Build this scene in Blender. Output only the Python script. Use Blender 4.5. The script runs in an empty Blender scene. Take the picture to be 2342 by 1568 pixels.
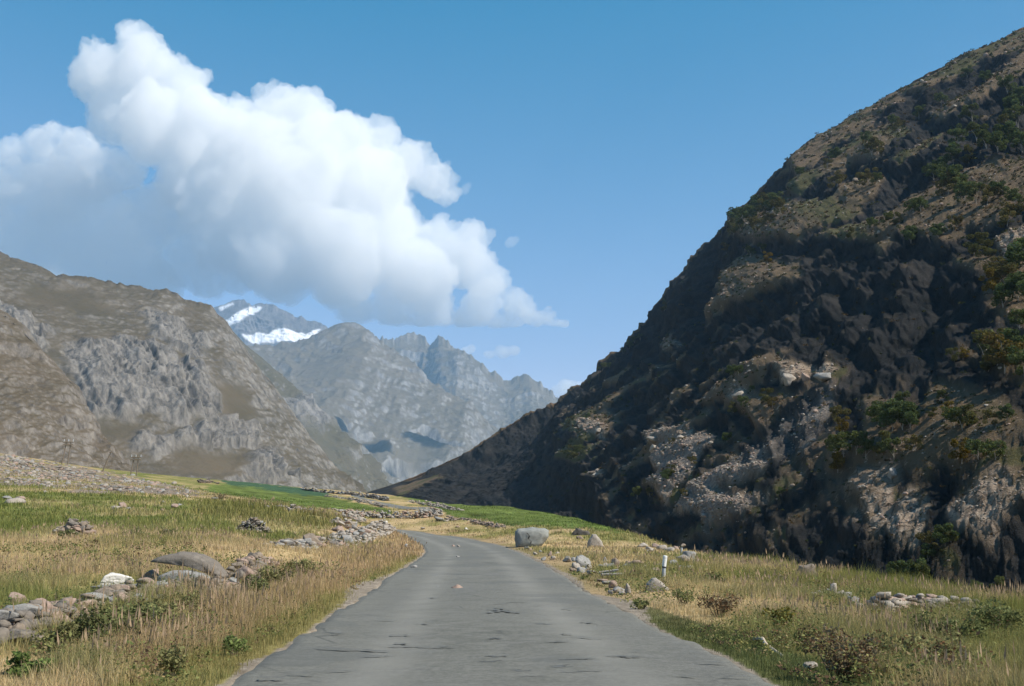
import bpy, math, random
import numpy as np
from mathutils import Vector
rnd = random.Random(7)
RNG = np.random.default_rng(11)
SC = bpy.context.scene
COL = SC.collection
W0, H0, F = 2342.0, 1568.0, 2511.0
HOR = 1150.0
PITCH = math.atan((HOR - H0 / 2) / F)
CP, SP = math.cos(PITCH), math.sin(PITCH)
R = math.radians

# ---------------------------------------------------------------- camera
cam = bpy.data.objects.new('camera', bpy.data.cameras.new('camera'))
COL.objects.link(cam)
cam.data.sensor_width = 36.0
cam.data.lens = 36.0 * F / W0
cam.data.clip_start = 0.1
cam.data.clip_end = 60000
cam.rotation_euler = (math.pi / 2 + PITCH, 0, 0)
SC.camera = cam

def un(px, py, dep):
    """a sight line of the camera at px, py and its point at ground distance dep (Y)"""
    a = (np.asarray(px, float) - W0 / 2) / F
    b = (H0 / 2 - np.asarray(py, float)) / F
    t = np.asarray(dep, float) / (CP - b * SP)
    return np.stack([a * t, np.asarray(dep, float) + 0 * a, (SP + b * CP) * t], -1)

def proj(P):
    P = np.asarray(P, float)
    f = P[..., 1] * CP + P[..., 2] * SP
    u = -P[..., 1] * SP + P[..., 2] * CP
    f = np.maximum(f, 1e-3)
    return W0 / 2 + F * P[..., 0] / f, H0 / 2 - F * u / f

# ---------------------------------------------------------------- noise
def _hash(ix, iy, iz, seed):
    h = (ix.astype(np.int64) * 374761393 + iy.astype(np.int64) * 668265263 + iz.astype(np.int64) * 2147483647 + seed * 1274126177) & 0xFFFFFFFF
    h = ((h ^ (h >> 13)) * 1274126177) & 0xFFFFFFFF
    h = ((h ^ (h >> 16)) * 2246822519) & 0xFFFFFFFF
    return (h ^ (h >> 15)) & 0xFFFFFF

def vnoise(p, seed=0):
    p = np.asarray(p, float)
    i = np.floor(p).astype(np.int64)
    f = p - i
    u = f * f * f * (f * (f * 6 - 15) + 10)
    out = 0
    for dx in (0, 1):
        wx = u[..., 0] if dx else 1 - u[..., 0]
        for dy in (0, 1):
            wy = u[..., 1] if dy else 1 - u[..., 1]
            for dz in (0, 1):
                wz = u[..., 2] if dz else 1 - u[..., 2]
                h = _hash(i[..., 0] + dx, i[..., 1] + dy, i[..., 2] + dz, seed) / 8388607.5 - 1
                out = out + wx * wy * wz * h
    return out

def fbm(p, octv=5, lac=2.03, gain=0.5, seed=0):
    a, s, out = 1.0, 1.0, 0
    p = np.asarray(p, float)
    for k in range(octv):
        out = out + a * vnoise(p * s + 17.3 * k, seed + k)
        a *= gain
        s *= lac
    return out

def ridged(p, octv=5, lac=2.07, gain=0.5, seed=0):
    a, s, out = 1.0, 1.0, 0
    p = np.asarray(p, float)
    for k in range(octv):
        out = out + a * (1 - 2 * np.abs(vnoise(p * s + 9.1 * k, seed + k)))
        a *= gain
        s *= lac
    return out

def worley(p, seed=0):
    p = np.asarray(p, float)
    i = np.floor(p).astype(np.int64)
    best = np.full(p.shape[:-1], 9.0)
    for dx in (-1, 0, 1):
        for dy in (-1, 0, 1):
            for dz in (-1, 0, 1):
                c = i + np.array([dx, dy, dz])
                q = np.stack([_hash(c[..., 0], c[..., 1], c[..., 2], seed + s) / 16777215.0 for s in (1, 2, 3)], -1) + c
                best = np.minimum(best, ((q - p) ** 2).sum(-1))
    return np.sqrt(best)

def sstep(a, b, x):
    t = np.clip((x - a) / (b - a), 0, 1)
    return t * t * (3 - 2 * t)

def inpoly(x, y, poly):
    x = np.asarray(x, float); y = np.asarray(y, float)
    c = np.zeros(x.shape, bool)
    n = len(poly)
    for k in range(n):
        x1, y1 = poly[k]; x2, y2 = poly[(k + 1) % n]
        if y1 == y2:
            continue
        m = ((y1 > y) != (y2 > y)) & (x < (x2 - x1) * (y - y1) / (y2 - y1) + x1)
        c ^= m
    return c

def poly_dist(X, Y, pts):
    """distance to a polyline and the signed side (positive = to the right of travel)"""
    best = np.full(np.shape(X), 1e9); side = np.zeros(np.shape(X))
    for (x1, y1), (x2, y2) in zip(pts[:-1], pts[1:]):
        dx, dy = x2 - x1, y2 - y1
        L = dx * dx + dy * dy + 1e-12
        t = np.clip(((X - x1) * dx + (Y - y1) * dy) / L, 0, 1)
        d = np.hypot(X - x1 - t * dx, Y - y1 - t * dy)
        s = (X - x1) * dy - (Y - y1) * dx
        m = d < best
        best = np.where(m, d, best); side = np.where(m, s, side)
    return best, side

# ---------------------------------------------------------------- meshes
def np_mesh(name, co, faces, smooth=True):
    """co n x 3, faces: m x k array (k = 3 or 4)"""
    me = bpy.data.meshes.new(name)
    co = np.ascontiguousarray(co, np.float32); faces = np.ascontiguousarray(faces, np.int32)
    n, (m, k) = len(co), faces.shape
    me.vertices.add(n); me.vertices.foreach_set('co', co.ravel())
    me.loops.add(m * k); me.loops.foreach_set('vertex_index', faces.ravel())
    me.polygons.add(m)
    me.polygons.foreach_set('loop_start', np.arange(0, m * k, k, dtype=np.int32))
    if smooth:
        me.polygons.foreach_set('use_smooth', np.ones(m, bool))
    me.update(calc_edges=True)
    return me

def attr(me, name, val):
    val = np.ascontiguousarray(val, np.float32)
    if val.ndim == 2:
        a = me.attributes.new(name, 'FLOAT_COLOR', 'POINT')
        if val.shape[1] == 3:
            val = np.concatenate([val, np.ones((len(val), 1), np.float32)], 1)
        a.data.foreach_set('color', np.ascontiguousarray(val).ravel())
    else:
        a = me.attributes.new(name, 'FLOAT', 'POINT')
        a.data.foreach_set('value', val)

def grid_faces(nu, nv):
    i = np.arange((nu - 1) * (nv - 1))
    a = (i // (nv - 1)) * nv + i % (nv - 1)
    return np.stack([a, a + nv, a + nv + 1, a + 1], 1)

def link(name, me, mat=None, parent=None, loc=None):
    o = bpy.data.objects.new(name, me)
    COL.objects.link(o)
    if mat is not None and me is not None and not me.materials:
        me.materials.append(mat)
    if parent is not None:
        o.parent = parent
    if loc is not None:
        o.location = loc
    return o

def tag(o, label=None, cat=None, group=None, kind=None):
    if label: o['label'] = label
    if cat: o['category'] = cat
    if group: o['group'] = group
    if kind: o['kind'] = kind
    return o

# ---------------------------------------------------------------- materials
class NT:
    def __init__(s, name, rough=0.9, spec=0.2):
        s.m = bpy.data.materials.new(name); s.m.use_nodes = True
        s.t = s.m.node_tree; s.n = s.t.nodes; s.l = s.t.links
        s.b = s.n['Principled BSDF']
        s.b.inputs['Roughness'].default_value = rough
        s.b.inputs['Specular IOR Level'].default_value = spec
        s.geo = None
    def pos(s):
        if s.geo is None:
            s.geo = s.n.new('ShaderNodeNewGeometry')
        return s.geo.outputs['Position']
    def scaled(s, vec, sc):
        mp = s.n.new('ShaderNodeMapping'); mp.inputs['Scale'].default_value = sc
        s.l.new(vec, mp.inputs['Vector']); return mp.outputs['Vector']
    def noise(s, scale, detail=4, rough=0.55, vec=None, dist=0.0):
        t = s.n.new('ShaderNodeTexNoise'); t.inputs['Scale'].default_value = scale
        t.inputs['Detail'].default_value = detail; t.inputs['Roughness'].default_value = rough
        t.inputs['Distortion'].default_value = dist
        s.l.new(vec if vec is not None else s.pos(), t.inputs['Vector']); return t.outputs['Fac']
    def voro(s, scale, feature='F1', vec=None):
        t = s.n.new('ShaderNodeTexVoronoi'); t.feature = feature; t.inputs['Scale'].default_value = scale
        s.l.new(vec if vec is not None else s.pos(), t.inputs['Vector'])
        return t.outputs['Distance'], (t.outputs['Color'] if 'Color' in t.outputs else None)
    def ramp(s, x, pts):
        r = s.n.new('ShaderNodeValToRGB'); e = r.color_ramp.elements
        while len(e) < len(pts): e.new(0.5)
        for q, (p, c) in zip(e, pts):
            q.position = p; q.color = (*c, 1) if not isinstance(c, (int, float)) else (c, c, c, 1)
        s.l.new(x, r.inputs[0]); return r.outputs[0]
    def mix(s, f, a, b, mode='MIX'):
        q = s.n.new('ShaderNodeMix'); q.data_type = 'RGBA'; q.blend_type = mode
        for k, v in ((0, f), (6, a), (7, b)):
            sock = q.inputs[k]
            if hasattr(v, 'is_output'): s.l.new(v, sock)
            elif isinstance(v, (int, float)): sock.default_value = v if k == 0 else (v, v, v, 1)
            else: sock.default_value = (*v, 1)
        return q.outputs[2]
    def math(s, op, a, b=None):
        q = s.n.new('ShaderNodeMath'); q.operation = op
        for sock, v in zip(q.inputs, (a, b)):
            if v is None: continue
            if hasattr(v, 'is_output'): s.l.new(v, sock)
            else: sock.default_value = v
        return q.outputs[0]
    def attr(s, name, col=False):
        a = s.n.new('ShaderNodeAttribute'); a.attribute_name = name
        return a.outputs['Color'] if col else a.outputs['Fac']
    def nz(s):
        s.pos(); q = s.n.new('ShaderNodeSeparateXYZ'); s.l.new(s.geo.outputs['Normal'], q.inputs[0]); return q.outputs[2]
    def color(s, c):
        if hasattr(c, 'is_output'): s.l.new(c, s.b.inputs['Base Color'])
        else: s.b.inputs['Base Color'].default_value = (*c, 1)
        return s
    def bump(s, h, dist, strength=1.0):
        q = s.n.new('ShaderNodeBump'); q.inputs['Distance'].default_value = dist; q.inputs['Strength'].default_value = strength
        s.l.new(h, q.inputs['Height']); s.l.new(q.outputs[0], s.b.inputs['Normal']); return s

# ---------------------------------------------------------------- sun, sky
SUN_EL, SUN_AZ = R(47), R(114)          # azimuth from +Y towards +X
SUN = np.array([math.cos(SUN_EL) * math.sin(SUN_AZ), math.cos(SUN_EL) * math.cos(SUN_AZ), math.sin(SUN_EL)])
sl = bpy.data.lights.new('sun', 'SUN'); sl.energy = 5.0; sl.angle = R(0.5); sl.color = (1.0, 0.92, 0.80)
so = bpy.data.objects.new('sun', sl); COL.objects.link(so)
so.rotation_euler = Vector(SUN).to_track_quat('Z', 'Y').to_euler()
so.location = (60, -30, 80)
wd = bpy.data.worlds.new('World'); SC.world = wd; wd.use_nodes = True
wn, wl = wd.node_tree.nodes, wd.node_tree.links
sky = wn.new('ShaderNodeTexSky'); sky.sky_type = 'NISHITA'; sky.sun_disc = False
sky.sun_elevation = SUN_EL; sky.sun_rotation = SUN_AZ
sky.altitude = 3200; sky.air_density = 1.0; sky.dust_density = 0.6; sky.ozone_density = 10.0
sep = wn.new('ShaderNodeSeparateColor'); cmb = wn.new('ShaderNodeCombineColor')
def wmath(op, a, b):
    q = wn.new('ShaderNodeMath'); q.operation = op; wl.new(a, q.inputs[0]); q.inputs[1].default_value = b; return q.outputs[0]
wl.new(sky.outputs[0], sep.inputs[0])
# the deep clear blue of high mountain air: red falls off faster than in the plain sky model
wl.new(wmath('MINIMUM', wmath('MAXIMUM', wmath('MULTIPLY', wmath('SUBTRACT', sep.outputs[0], .45), 3.4), .05), 6.0), cmb.inputs[0])
wl.new(wmath('MULTIPLY', wmath('POWER', sep.outputs[1], .95), 1.58), cmb.inputs[1])
wl.new(wmath('MULTIPLY', wmath('POWER', sep.outputs[2], .8), 1.6), cmb.inputs[2])
wl.new(cmb.outputs[0], wn['Background'].inputs['Color'])
wn['Background'].inputs['Strength'].default_value = 0.1
SC.view_settings.view_transform = 'Standard'; SC.view_settings.look = 'None'
SC.view_settings.exposure = 0.45; SC.view_settings.gamma = 1.0
cy = SC.cycles
cy.max_bounces = 22; cy.diffuse_bounces = 2; cy.glossy_bounces = 1; cy.transmission_bounces = 2
cy.transparent_max_bounces = 8; cy.volume_bounces = 20
cy.use_denoising = True
cy.use_adaptive_sampling = True; cy.adaptive_threshold = 0.02
cy.sample_clamp_indirect = 10
# ---------------------------------------------------------------- mountains
def blur(a, r, it=2):
    for _ in range(it):
        for ax in (0, 1):
            p = np.concatenate([np.repeat(a.take([0], ax), r, ax), a, np.repeat(a.take([-1], ax), r + 1, ax)], ax)
            c = np.cumsum(p, ax)
            n = a.shape[ax]
            hi = c.take(range(2 * r, 2 * r + n), ax)
            lo = np.concatenate([np.zeros_like(c.take([0], ax)), c.take(range(0, n - 1), ax)], ax)
            a = (hi - lo) / (2 * r + 1)
    return a

def dist_in(mask, it, su, sv):
    """distance (in pixels of the photograph) of every cell of mask to its outside, up to it cells"""
    d = np.where(mask, 1e6, 0.0)
    for _ in range(it):
        p = np.pad(d, 1, mode='edge')
        d = np.minimum(d, np.minimum(p[:-2, 1:-1], p[2:, 1:-1]) + su)
        d = np.minimum(d, np.minimum(p[1:-1, :-2], p[1:-1, 2:]) + sv)
        dg = math.hypot(su, sv)
        d = np.minimum(d, np.minimum(np.minimum(p[:-2, :-2], p[2:, 2:]), np.minimum(p[:-2, 2:], p[2:, :-2])) + dg)
    return np.minimum(d, it * min(su, sv))

def slope_sheet(cols, nu, nv, back=0.35, nb=14, sag=0.0):
    """a hillside ruled between its foot and its crest, then rolling over the crest. cols: (foot px, py, dep, crest px, py, dep).
    returns P (nu, nv+nb, 3), N"""
    c = np.array(cols, float)
    seg = np.hypot(np.diff(c[:, 3]), np.diff(c[:, 4])) + np.hypot(np.diff(c[:, 0]), np.diff(c[:, 1])) * .5
    s = np.concatenate([[0], np.cumsum(seg)]); s /= s[-1]
    t = np.linspace(0, 1, nu)
    B = un(*[np.interp(t, s, c[:, k]) for k in (0, 1)], np.exp(np.interp(t, s, np.log(c[:, 2]))))
    S = un(*[np.interp(t, s, c[:, k]) for k in (3, 4)], np.exp(np.interp(t, s, np.log(c[:, 5]))))
    v = np.linspace(0, 1, nv)[None, :, None]
    P = B[:, None] * (1 - v) + S[:, None] * v
    if sag:
        P[..., 2] -= sag * (4 * v * (1 - v))[..., 0] * (S - B)[:, None, 2]
    D = S - B
    Dh = D.copy(); Dh[:, 2] = 0
    L = np.linalg.norm(Dh, axis=1, keepdims=True)
    Hh = D[:, 2:3]
    w = np.linspace(0, 1, nb + 1)[1:][None, :, None]
    Q = S[:, None] + Dh[:, None] * (w * back) + np.array([0, 0, 1.0]) * (Hh[:, None] * (back * (w * .55 - 1.1 * w * w)))
    P = np.concatenate([P, Q], 1)
    return P

def grid_normals(P):
    du = np.gradient(P, axis=0); dv = np.gradient(P, axis=1)
    n = np.cross(du, dv)
    n /= np.linalg.norm(n, axis=-1, keepdims=True) + 1e-12
    if np.mean(n[..., 2]) < 0: n = -n
    return n

def mountain(name, P, mat, attrs=()):
    nu, nv = P.shape[:2]
    me = np_mesh(name, P.reshape(-1, 3), grid_faces(nu, nv))
    for k, a in attrs: attr(me, k, a.reshape(-1, *a.shape[2:]))
    me.flip_normals() if me.polygons[len(me.polygons) // 3].normal.z < 0 else None
    return tag(link(name, me, mat), kind='structure')

def paint(px, py, polys, wob, amp):
    """1 inside the polygons, with a border that wanders"""
    n1 = fbm(np.stack([px / wob, py / wob, 0 * px], -1), 5, seed=41, gain=.6) * amp
    n2 = fbm(np.stack([px / wob, py / wob, 0 * px + 7], -1), 5, seed=51, gain=.6) * amp
    m = np.zeros(px.shape, bool)
    for q in polys: m |= inpoly(px + n1, py + n2, q)
    return m

Z5 = lambda L: [(1274 + .375 * x, 686 + .375 * y) for x, y in L]
Z6 = lambda L: [(1754 + .375 * x, 686 + .375 * y) for x, y in L]
Z7 = lambda L: [(1470 + .4374 * x, 49 + .4374 * y) for x, y in L]
LIT = [
 Z7([(780,740),(960,590),(1200,440),(1400,340),(1560,260),(2100,-20),(2100,110),(1900,200),(1840,180),(1620,290),(1400,400),(1290,470),(1220,490),(1210,560),(1100,600),(950,700),(800,830)]),
 Z7([(740,890),(960,745),(1120,620),(1230,560),(1330,500),(1400,560),(1350,590),(1240,720),(1120,700),(980,800),(820,900)]),
 Z7([(860,960),(1000,900),(1050,830),(1200,790),(1250,790),(1180,900),(1150,960),(1130,1010),(1000,1040),(850,1100),(800,1165),(700,1150),(520,1130),(470,1090),(520,960),(640,920),(760,920)]),
 Z7([(1300,740),(1480,600),(1560,560),(1540,600),(1350,740)]),
 Z7([(1480,470),(1700,390),(2000,170),(2100,160),(2100,220),(1960,280),(1800,380),(1690,440),(1560,490)]),
 Z7([(900,1110),(1050,1060),(1200,1040),(1290,990),(1500,870),(1700,760),(2100,690),(2100,920),(1960,960),(1900,1040),(1700,1060),(1560,1140),(1400,1110),(1200,1140),(1060,1130)]),
 Z7([(480,1260),(560,1240),(680,1250),(830,1260),(830,1330),(720,1360),(690,1400),(580,1480),(430,1540),(520,1460),(400,1420),(440,1330)]),
 Z7([(1850,1110),(2100,1040),(2100,1200),(1900,1240),(1850,1180)]),
 Z7([(1800,1360),(1994,1220),(2100,1200),(2100,1560),(1880,1500),(1800,1440)]),
 Z7([(1590,1225),(1740,1200),(1840,1205),(1830,1240),(1740,1280)]),
 Z7([(1210,1150),(1280,1140),(1280,1180),(1220,1210)]),
 Z5([(60,720),(260,640),(330,680),(370,740),(320,840),(260,860),(90,840)]),
 Z5([(0,960),(100,880),(190,960),(120,1000)]),
 Z5([(640,280),(700,240),(725,265),(650,305)]),
 Z5([(540,830),(640,810),(780,800),(850,735),(830,800),(800,860),(640,870),(630,905),(570,915)]),
 Z5([(680,880),(800,860),(960,830),(1000,860),(880,960),(860,1040),(740,1130),(690,1250),(620,1170),(510,1160),(640,1050),(570,1000),(640,930)]),
 Z5([(700,1310),(830,1150),(930,1110),(1010,1050),(1290,1000),(1260,1050),(1130,1110),(1000,1150),(900,1230),(900,1260),(960,1220),(1040,1190),(1060,1240),(1170,1215),(1310,1180),(1290,1210),(1140,1290),(1020,1340),(900,1370),(880,1330),(880,1290),(800,1280)]),
 Z5([(910,1000),(1080,890),(1070,930),(960,990)]),
 Z5([(890,640),(960,570),(1100,440),(1340,340),(1360,400),(1480,390),(1560,400),(1540,460),(1430,520),(1330,430),(1240,520),(1160,530),(1180,590),(1350,600),(1490,580),(1380,640),(1330,680),(1210,760),(1170,700),(1050,650),(1010,600),(930,650)]),
 Z5([(770,1480),(900,1400),(1000,1390),(1000,1410),(870,1450)]),
 Z5([(200,650),(330,600),(570,465),(580,475),(400,580),(300,650)]),
 Z5([(190,1090),(220,1050),(280,1045),(260,1080)]),
 Z5([(470,1410),(540,1370),(570,1380),(510,1420)]),
 Z5([(900,120),(960,100),(1080,70),(1200,30),(1230,0),(1150,-40),(1020,-20),(1000,40)]),
 Z6([(560,650),(690,590),(720,600),(720,680),(640,700)]),
 Z6([(360,940),(480,880),(600,900),(640,720),(760,670),(830,600),(880,680),(960,670),(1050,560),(1100,560),(1300,590),(1500,640),(1400,690),(1600,720),(1700,800),(1440,900),(1568,980),(1700,1100),(1440,1050),(1250,1020),(1180,1060),(1080,1010),(1010,1050),(900,1060),(860,1000),(700,990),(500,1000),(430,1060),(380,1040)]),
 Z6([(540,1100),(600,1060),(740,1020),(810,1060),(800,1090),(740,1120),(790,1220),(770,1350),(700,1420),(640,1400),(620,1300),(580,1240),(540,1180),(450,1150)]),
 Z6([(800,1240),(900,1170),(980,1240),(860,1350),(880,1400),(800,1490),(770,1440)]),
 Z6([(880,1410),(940,1270),(980,1280),(930,1470),(870,1500)]),
 Z6([(1090,1270),(1200,1180),(1400,1050),(1520,1060),(1700,1150),(1530,1250),(1440,1380),(1380,1470),(1300,1430),(1180,1380),(1130,1310)]),
 Z6([(480,1290),(580,1240),(560,1320),(520,1310)]),
 Z6([(290,410),(400,395),(440,440),(330,490)]),
 Z6([(1350,0),(1568,-40),(1700,-40),(1700,160),(1568,200),(1450,80)]),
 Z6([(1300,320),(1430,240),(1530,280),(1700,330),(1700,460),(1450,470),(1330,410)]),
 Z6([(1090,340),(1270,330),(1260,370),(1120,375)]),
 Z6([(1020,1560),(1080,1530),(1130,1560),(1180,1640),(1100,1660)]),
 [(900,1122),(960,1098),(1010,1090),(960,1112),(915,1136)],
]
ROCK = [LIT[i] for i in (13, 14, 16, 21, 26, 27, 28, 29, 30, 31)] + [Z5([(1330,400),(1560,380),(1540,470),(1420,520)]), Z5([(600,1160),(760,1080),(690,1250)]),
        Z5([(180,760),(320,780),(300,860),(180,850)]), Z5([(1080,560),(1180,545),(1190,600),(1090,610)]), Z7([(1850,1110),(2100,1040),(2100,1200),(1900,1240)])]
TALUS = [Z5([(1100,900),(1300,760),(1568,560),(1700,520),(1640,760),(1500,900),(1300,1000),(1000,1100)]), LIT[16], Z5([(620,880),(1000,840),(840,1050),(700,1150),(560,1150)])]

def right_mountain():
    cols = [(850,1131,1500, 820,1132,1560), (900,1140,1250, 885,1112,1600), (960,1155,1000, 950,1090,1650), (1080,1180,760, 1080,1030,1680), (1200,1210,600, 1185,960,1690),
            (1290,1235,500, 1285,916,1690), (1340,1245,455, 1330,880,1680), (1420,1262,395, 1420,800,1670), (1490,1280,355, 1500,712,1660), (1540,1295,325, 1530,665,1650),
            (1600,1310,300, 1630,545,1640), (1660,1325,280, 1700,470,1600), (1740,1345,255, 1850,322,1500), (1830,1365,235, 1990,245,1420),
            (1950,1390,212, 2110,175,1380), (2150,1425,185, 2240,112,1350), (2342,1455,165, 2342,70,1340), (2560,1490,140, 2560,-20,1360), (2900,1540,115, 2900,-130,1400)]
    nu, nv, nb = 980, 780, 16
    P = slope_sheet(cols, nu, nv, back=.5, nb=nb)
    # smooth the ruled sheet along the valley so that the columns do not facet
    Q = P.copy()
    for k in range(3): Q[..., k] = blur(P[..., k], 9, 2)
    w = np.minimum(1, np.minimum(np.arange(nu), np.arange(nu)[::-1]) / 40.)[:, None, None]
    wv = np.minimum(1, np.abs(np.arange(nv + nb) - nv + 1) / 30.)[None, :, None]
    P = P * (1 - w * wv) + Q * w * wv
    N = grid_normals(P)
    NL = N @ SUN
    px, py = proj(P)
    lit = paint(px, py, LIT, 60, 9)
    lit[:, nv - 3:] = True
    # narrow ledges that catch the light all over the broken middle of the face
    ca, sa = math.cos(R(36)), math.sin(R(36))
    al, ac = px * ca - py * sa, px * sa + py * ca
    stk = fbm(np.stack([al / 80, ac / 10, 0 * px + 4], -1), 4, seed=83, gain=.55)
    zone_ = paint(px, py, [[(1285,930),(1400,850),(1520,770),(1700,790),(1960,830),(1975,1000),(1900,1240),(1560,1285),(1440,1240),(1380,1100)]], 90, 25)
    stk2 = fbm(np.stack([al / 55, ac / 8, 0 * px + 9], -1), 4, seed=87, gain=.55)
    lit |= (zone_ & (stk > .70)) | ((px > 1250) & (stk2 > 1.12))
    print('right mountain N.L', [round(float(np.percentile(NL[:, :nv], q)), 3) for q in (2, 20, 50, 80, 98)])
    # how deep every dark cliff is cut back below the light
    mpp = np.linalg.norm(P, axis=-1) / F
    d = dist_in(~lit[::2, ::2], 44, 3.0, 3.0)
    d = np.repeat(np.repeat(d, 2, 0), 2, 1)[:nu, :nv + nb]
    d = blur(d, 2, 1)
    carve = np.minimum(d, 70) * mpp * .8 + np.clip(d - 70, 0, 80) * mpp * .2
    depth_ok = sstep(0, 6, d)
    # sunlit ledges lean towards the light: each rises away from its sunward edge and breaks off at the other
    ramp = np.zeros(lit.shape)
    for i in range(nu - 2, -1, -1):
        ramp[i] = np.where(lit[i], np.minimum(ramp[i + 1] + 1.6, 46), 0)
    ramp = blur(ramp, 2, 2) * np.clip(.50 - NL, 0, .42) * mpp
    ramp[:, nv - 30:] *= np.clip((nv - 6 - np.arange(nv - 30, nv + nb)) / 24., 0, 1)[None]
    pm = P / 1.0
    scale = np.clip(mpp / .2, .5, 2.2)[..., None]
    q = pm / scale
    coarse = fbm(q / 34, 4, seed=3, gain=.55)
    strata = ridged(np.stack([q[..., 0] / 12 + q[..., 2] / 30, q[..., 1] / 12, q[..., 2] / 14 - q[..., 1] / 40], -1), 5, seed=9, gain=.6)
    blocks = worley(np.stack([q[..., 0] / 5, q[..., 1] / 5, q[..., 2] / 6.5], -1), 5)
    fine = fbm(q / 2.2, 3, seed=21, gain=.6)
    rock = blur(paint(px, py, ROCK, 40, 8).astype(float), 2, 1)
    tal = blur(paint(px, py, TALUS, 60, 10).astype(float), 3, 1)
    s1 = scale[..., 0]
    relief = coarse * 1.5 * s1 + depth_ok * (strata * .95 + blocks * .8) * s1 + (1 - depth_ok) * (strata * .34 + blocks * (.28 + .4 * rock)) * s1
    relief += fine * (.26 + .4 * depth_ok + .4 * rock) * s1
    fade = np.ones(nv + nb); fade[:12] = np.linspace(.2, 1, 12)
    left = sstep(930, 1290, px)                      # the smooth scree slope down the valley
    relief *= (.12 + .88 * left)
    crest = np.exp(-((np.arange(nv + nb) - nv) / 26.) ** 2)[None]
    terr = fbm(np.stack([q[..., 0] / 14 + q[..., 2] / 26, q[..., 1] / 16, q[..., 2] / 10], -1), 4, seed=61, gain=.55) * 3.2
    fr = terr - np.floor(terr); terr = np.floor(terr) + sstep(.3, .7, fr)
    relief += terr * (.4 * depth_ok + .3 * rock * (1 - depth_ok) + .10) * s1
    relief += crest * ridged(np.stack([px / 42, 0 * px, 0 * px], -1), 4, seed=77, gain=.6) * 2.2 * s1 * left * sstep(1900, 1600, px)
    tail = sstep(865, 985, px) * .97 + .03
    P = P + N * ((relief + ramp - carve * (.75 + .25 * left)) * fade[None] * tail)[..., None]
    veg = fbm(q / 28, 5, seed=33, gain=.6)
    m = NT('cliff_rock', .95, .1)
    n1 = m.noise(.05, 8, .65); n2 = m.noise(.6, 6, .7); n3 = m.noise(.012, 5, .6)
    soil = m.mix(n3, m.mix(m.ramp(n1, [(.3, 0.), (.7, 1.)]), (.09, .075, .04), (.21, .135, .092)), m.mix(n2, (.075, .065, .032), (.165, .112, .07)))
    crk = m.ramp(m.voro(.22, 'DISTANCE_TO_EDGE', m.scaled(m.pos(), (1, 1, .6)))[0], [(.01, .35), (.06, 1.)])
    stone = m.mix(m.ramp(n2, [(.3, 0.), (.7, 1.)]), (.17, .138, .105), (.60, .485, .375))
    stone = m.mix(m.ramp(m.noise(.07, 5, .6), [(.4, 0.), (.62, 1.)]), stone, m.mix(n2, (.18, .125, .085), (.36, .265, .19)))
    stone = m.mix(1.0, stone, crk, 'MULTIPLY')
    cliff = m.mix(m.ramp(n1, [(.35, 0.), (.65, 1.)]), (.006, .008, .009), (.034, .032, .030))  # near-black tone: the shade of the unlit parts put into the colour
    base = m.mix(m.attr('dark'), soil, cliff)  # lit parts keep the soil tone, unlit parts take the painted shade
    speck = m.ramp(m.noise(.32, 6, .75), [(.58, 0.), (.64, 1.)])
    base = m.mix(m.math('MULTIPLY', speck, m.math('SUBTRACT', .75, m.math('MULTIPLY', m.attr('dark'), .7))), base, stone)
    base = m.mix(m.math('MULTIPLY', m.attr('rock'), m.ramp(m.noise(.11, 6, .7), [(.38, .15), (.52, 1.)])), base, stone)
    base = m.mix(m.attr('talus'), base, m.mix(m.ramp(m.noise(.5, 6, .8), [(.35, 0.), (.65, 1.)]), (.09, .08, .07), (.34, .29, .25)))
    g = m.ramp(m.attr('veg'), [(.56, 0.), (.76, 1.)])
    base = m.mix(m.math('MULTIPLY', g, .85), base, m.mix(n2, (.045, .052, .02), (.115, .10, .042)))
    m.color(base).bump(m.mix(.5, m.noise(.35, 8, .75), m.noise(1.6, 5, .7)), 1.6, 1.0)
    mountain('mountain_right', P, m.m, [('dark', np.clip(blur(depth_ok, 2, 1), 0, 1)), ('rock', rock), ('talus', tal * .8 * (1 - .65 * depth_ok)), ('veg', np.clip(veg * .5 + .5, 0, 1) * (1 - rock) * (1 - .7 * tal) * (1 - .55 * depth_ok))])  # dark follows the unlit mask; talus is toned down there as painted shade
    global RMLIT, RMROCK, RMTAL
    RMLIT, RMROCK, RMTAL = lit & (ramp >= 0), rock, tal
    return P, (px, py), NL

def rock_mat(name, grass, grass2, pale, dark, bs, bscale, slope=(.55, .8)):
    m = NT(name, .95, .1)
    n1 = m.noise(bs, 8, .65); n2 = m.noise(bs * 9, 7, .7); n0 = m.noise(bs * .25, 4, .6)
    gr = m.mix(m.ramp(n1, [(.35, 0.), (.65, 1.)]), grass, grass2)
    st = m.scaled(m.pos(), (1, 1, .2))
    n4 = m.noise(bs * 6, 8, .75, st)
    ro = m.mix(m.ramp(n4, [(.36, 0.), (.6, 1.)]), dark, pale)
    sl = m.math('ADD', m.nz(), m.math('MULTIPLY', m.math('SUBTRACT', n2, .5), .7))
    flat = m.ramp(sl, [(slope[0], 0.), (slope[1], 1.)])
    c = m.mix(flat, ro, gr)
    c = m.mix(m.attr('cliff'), c, ro)
    c = m.mix(m.attr('meadow'), c, gr)
    tint = m.mix(m.ramp(n0, [(.35, 0.), (.7, 1.)]), (1, 1, 1), (1.0, .985, .96))
    c = m.mix(1.0, c, tint, 'MULTIPLY')
    m.color(c).bump(m.mix(.5, n4, n2), bscale, .8)
    return m

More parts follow.
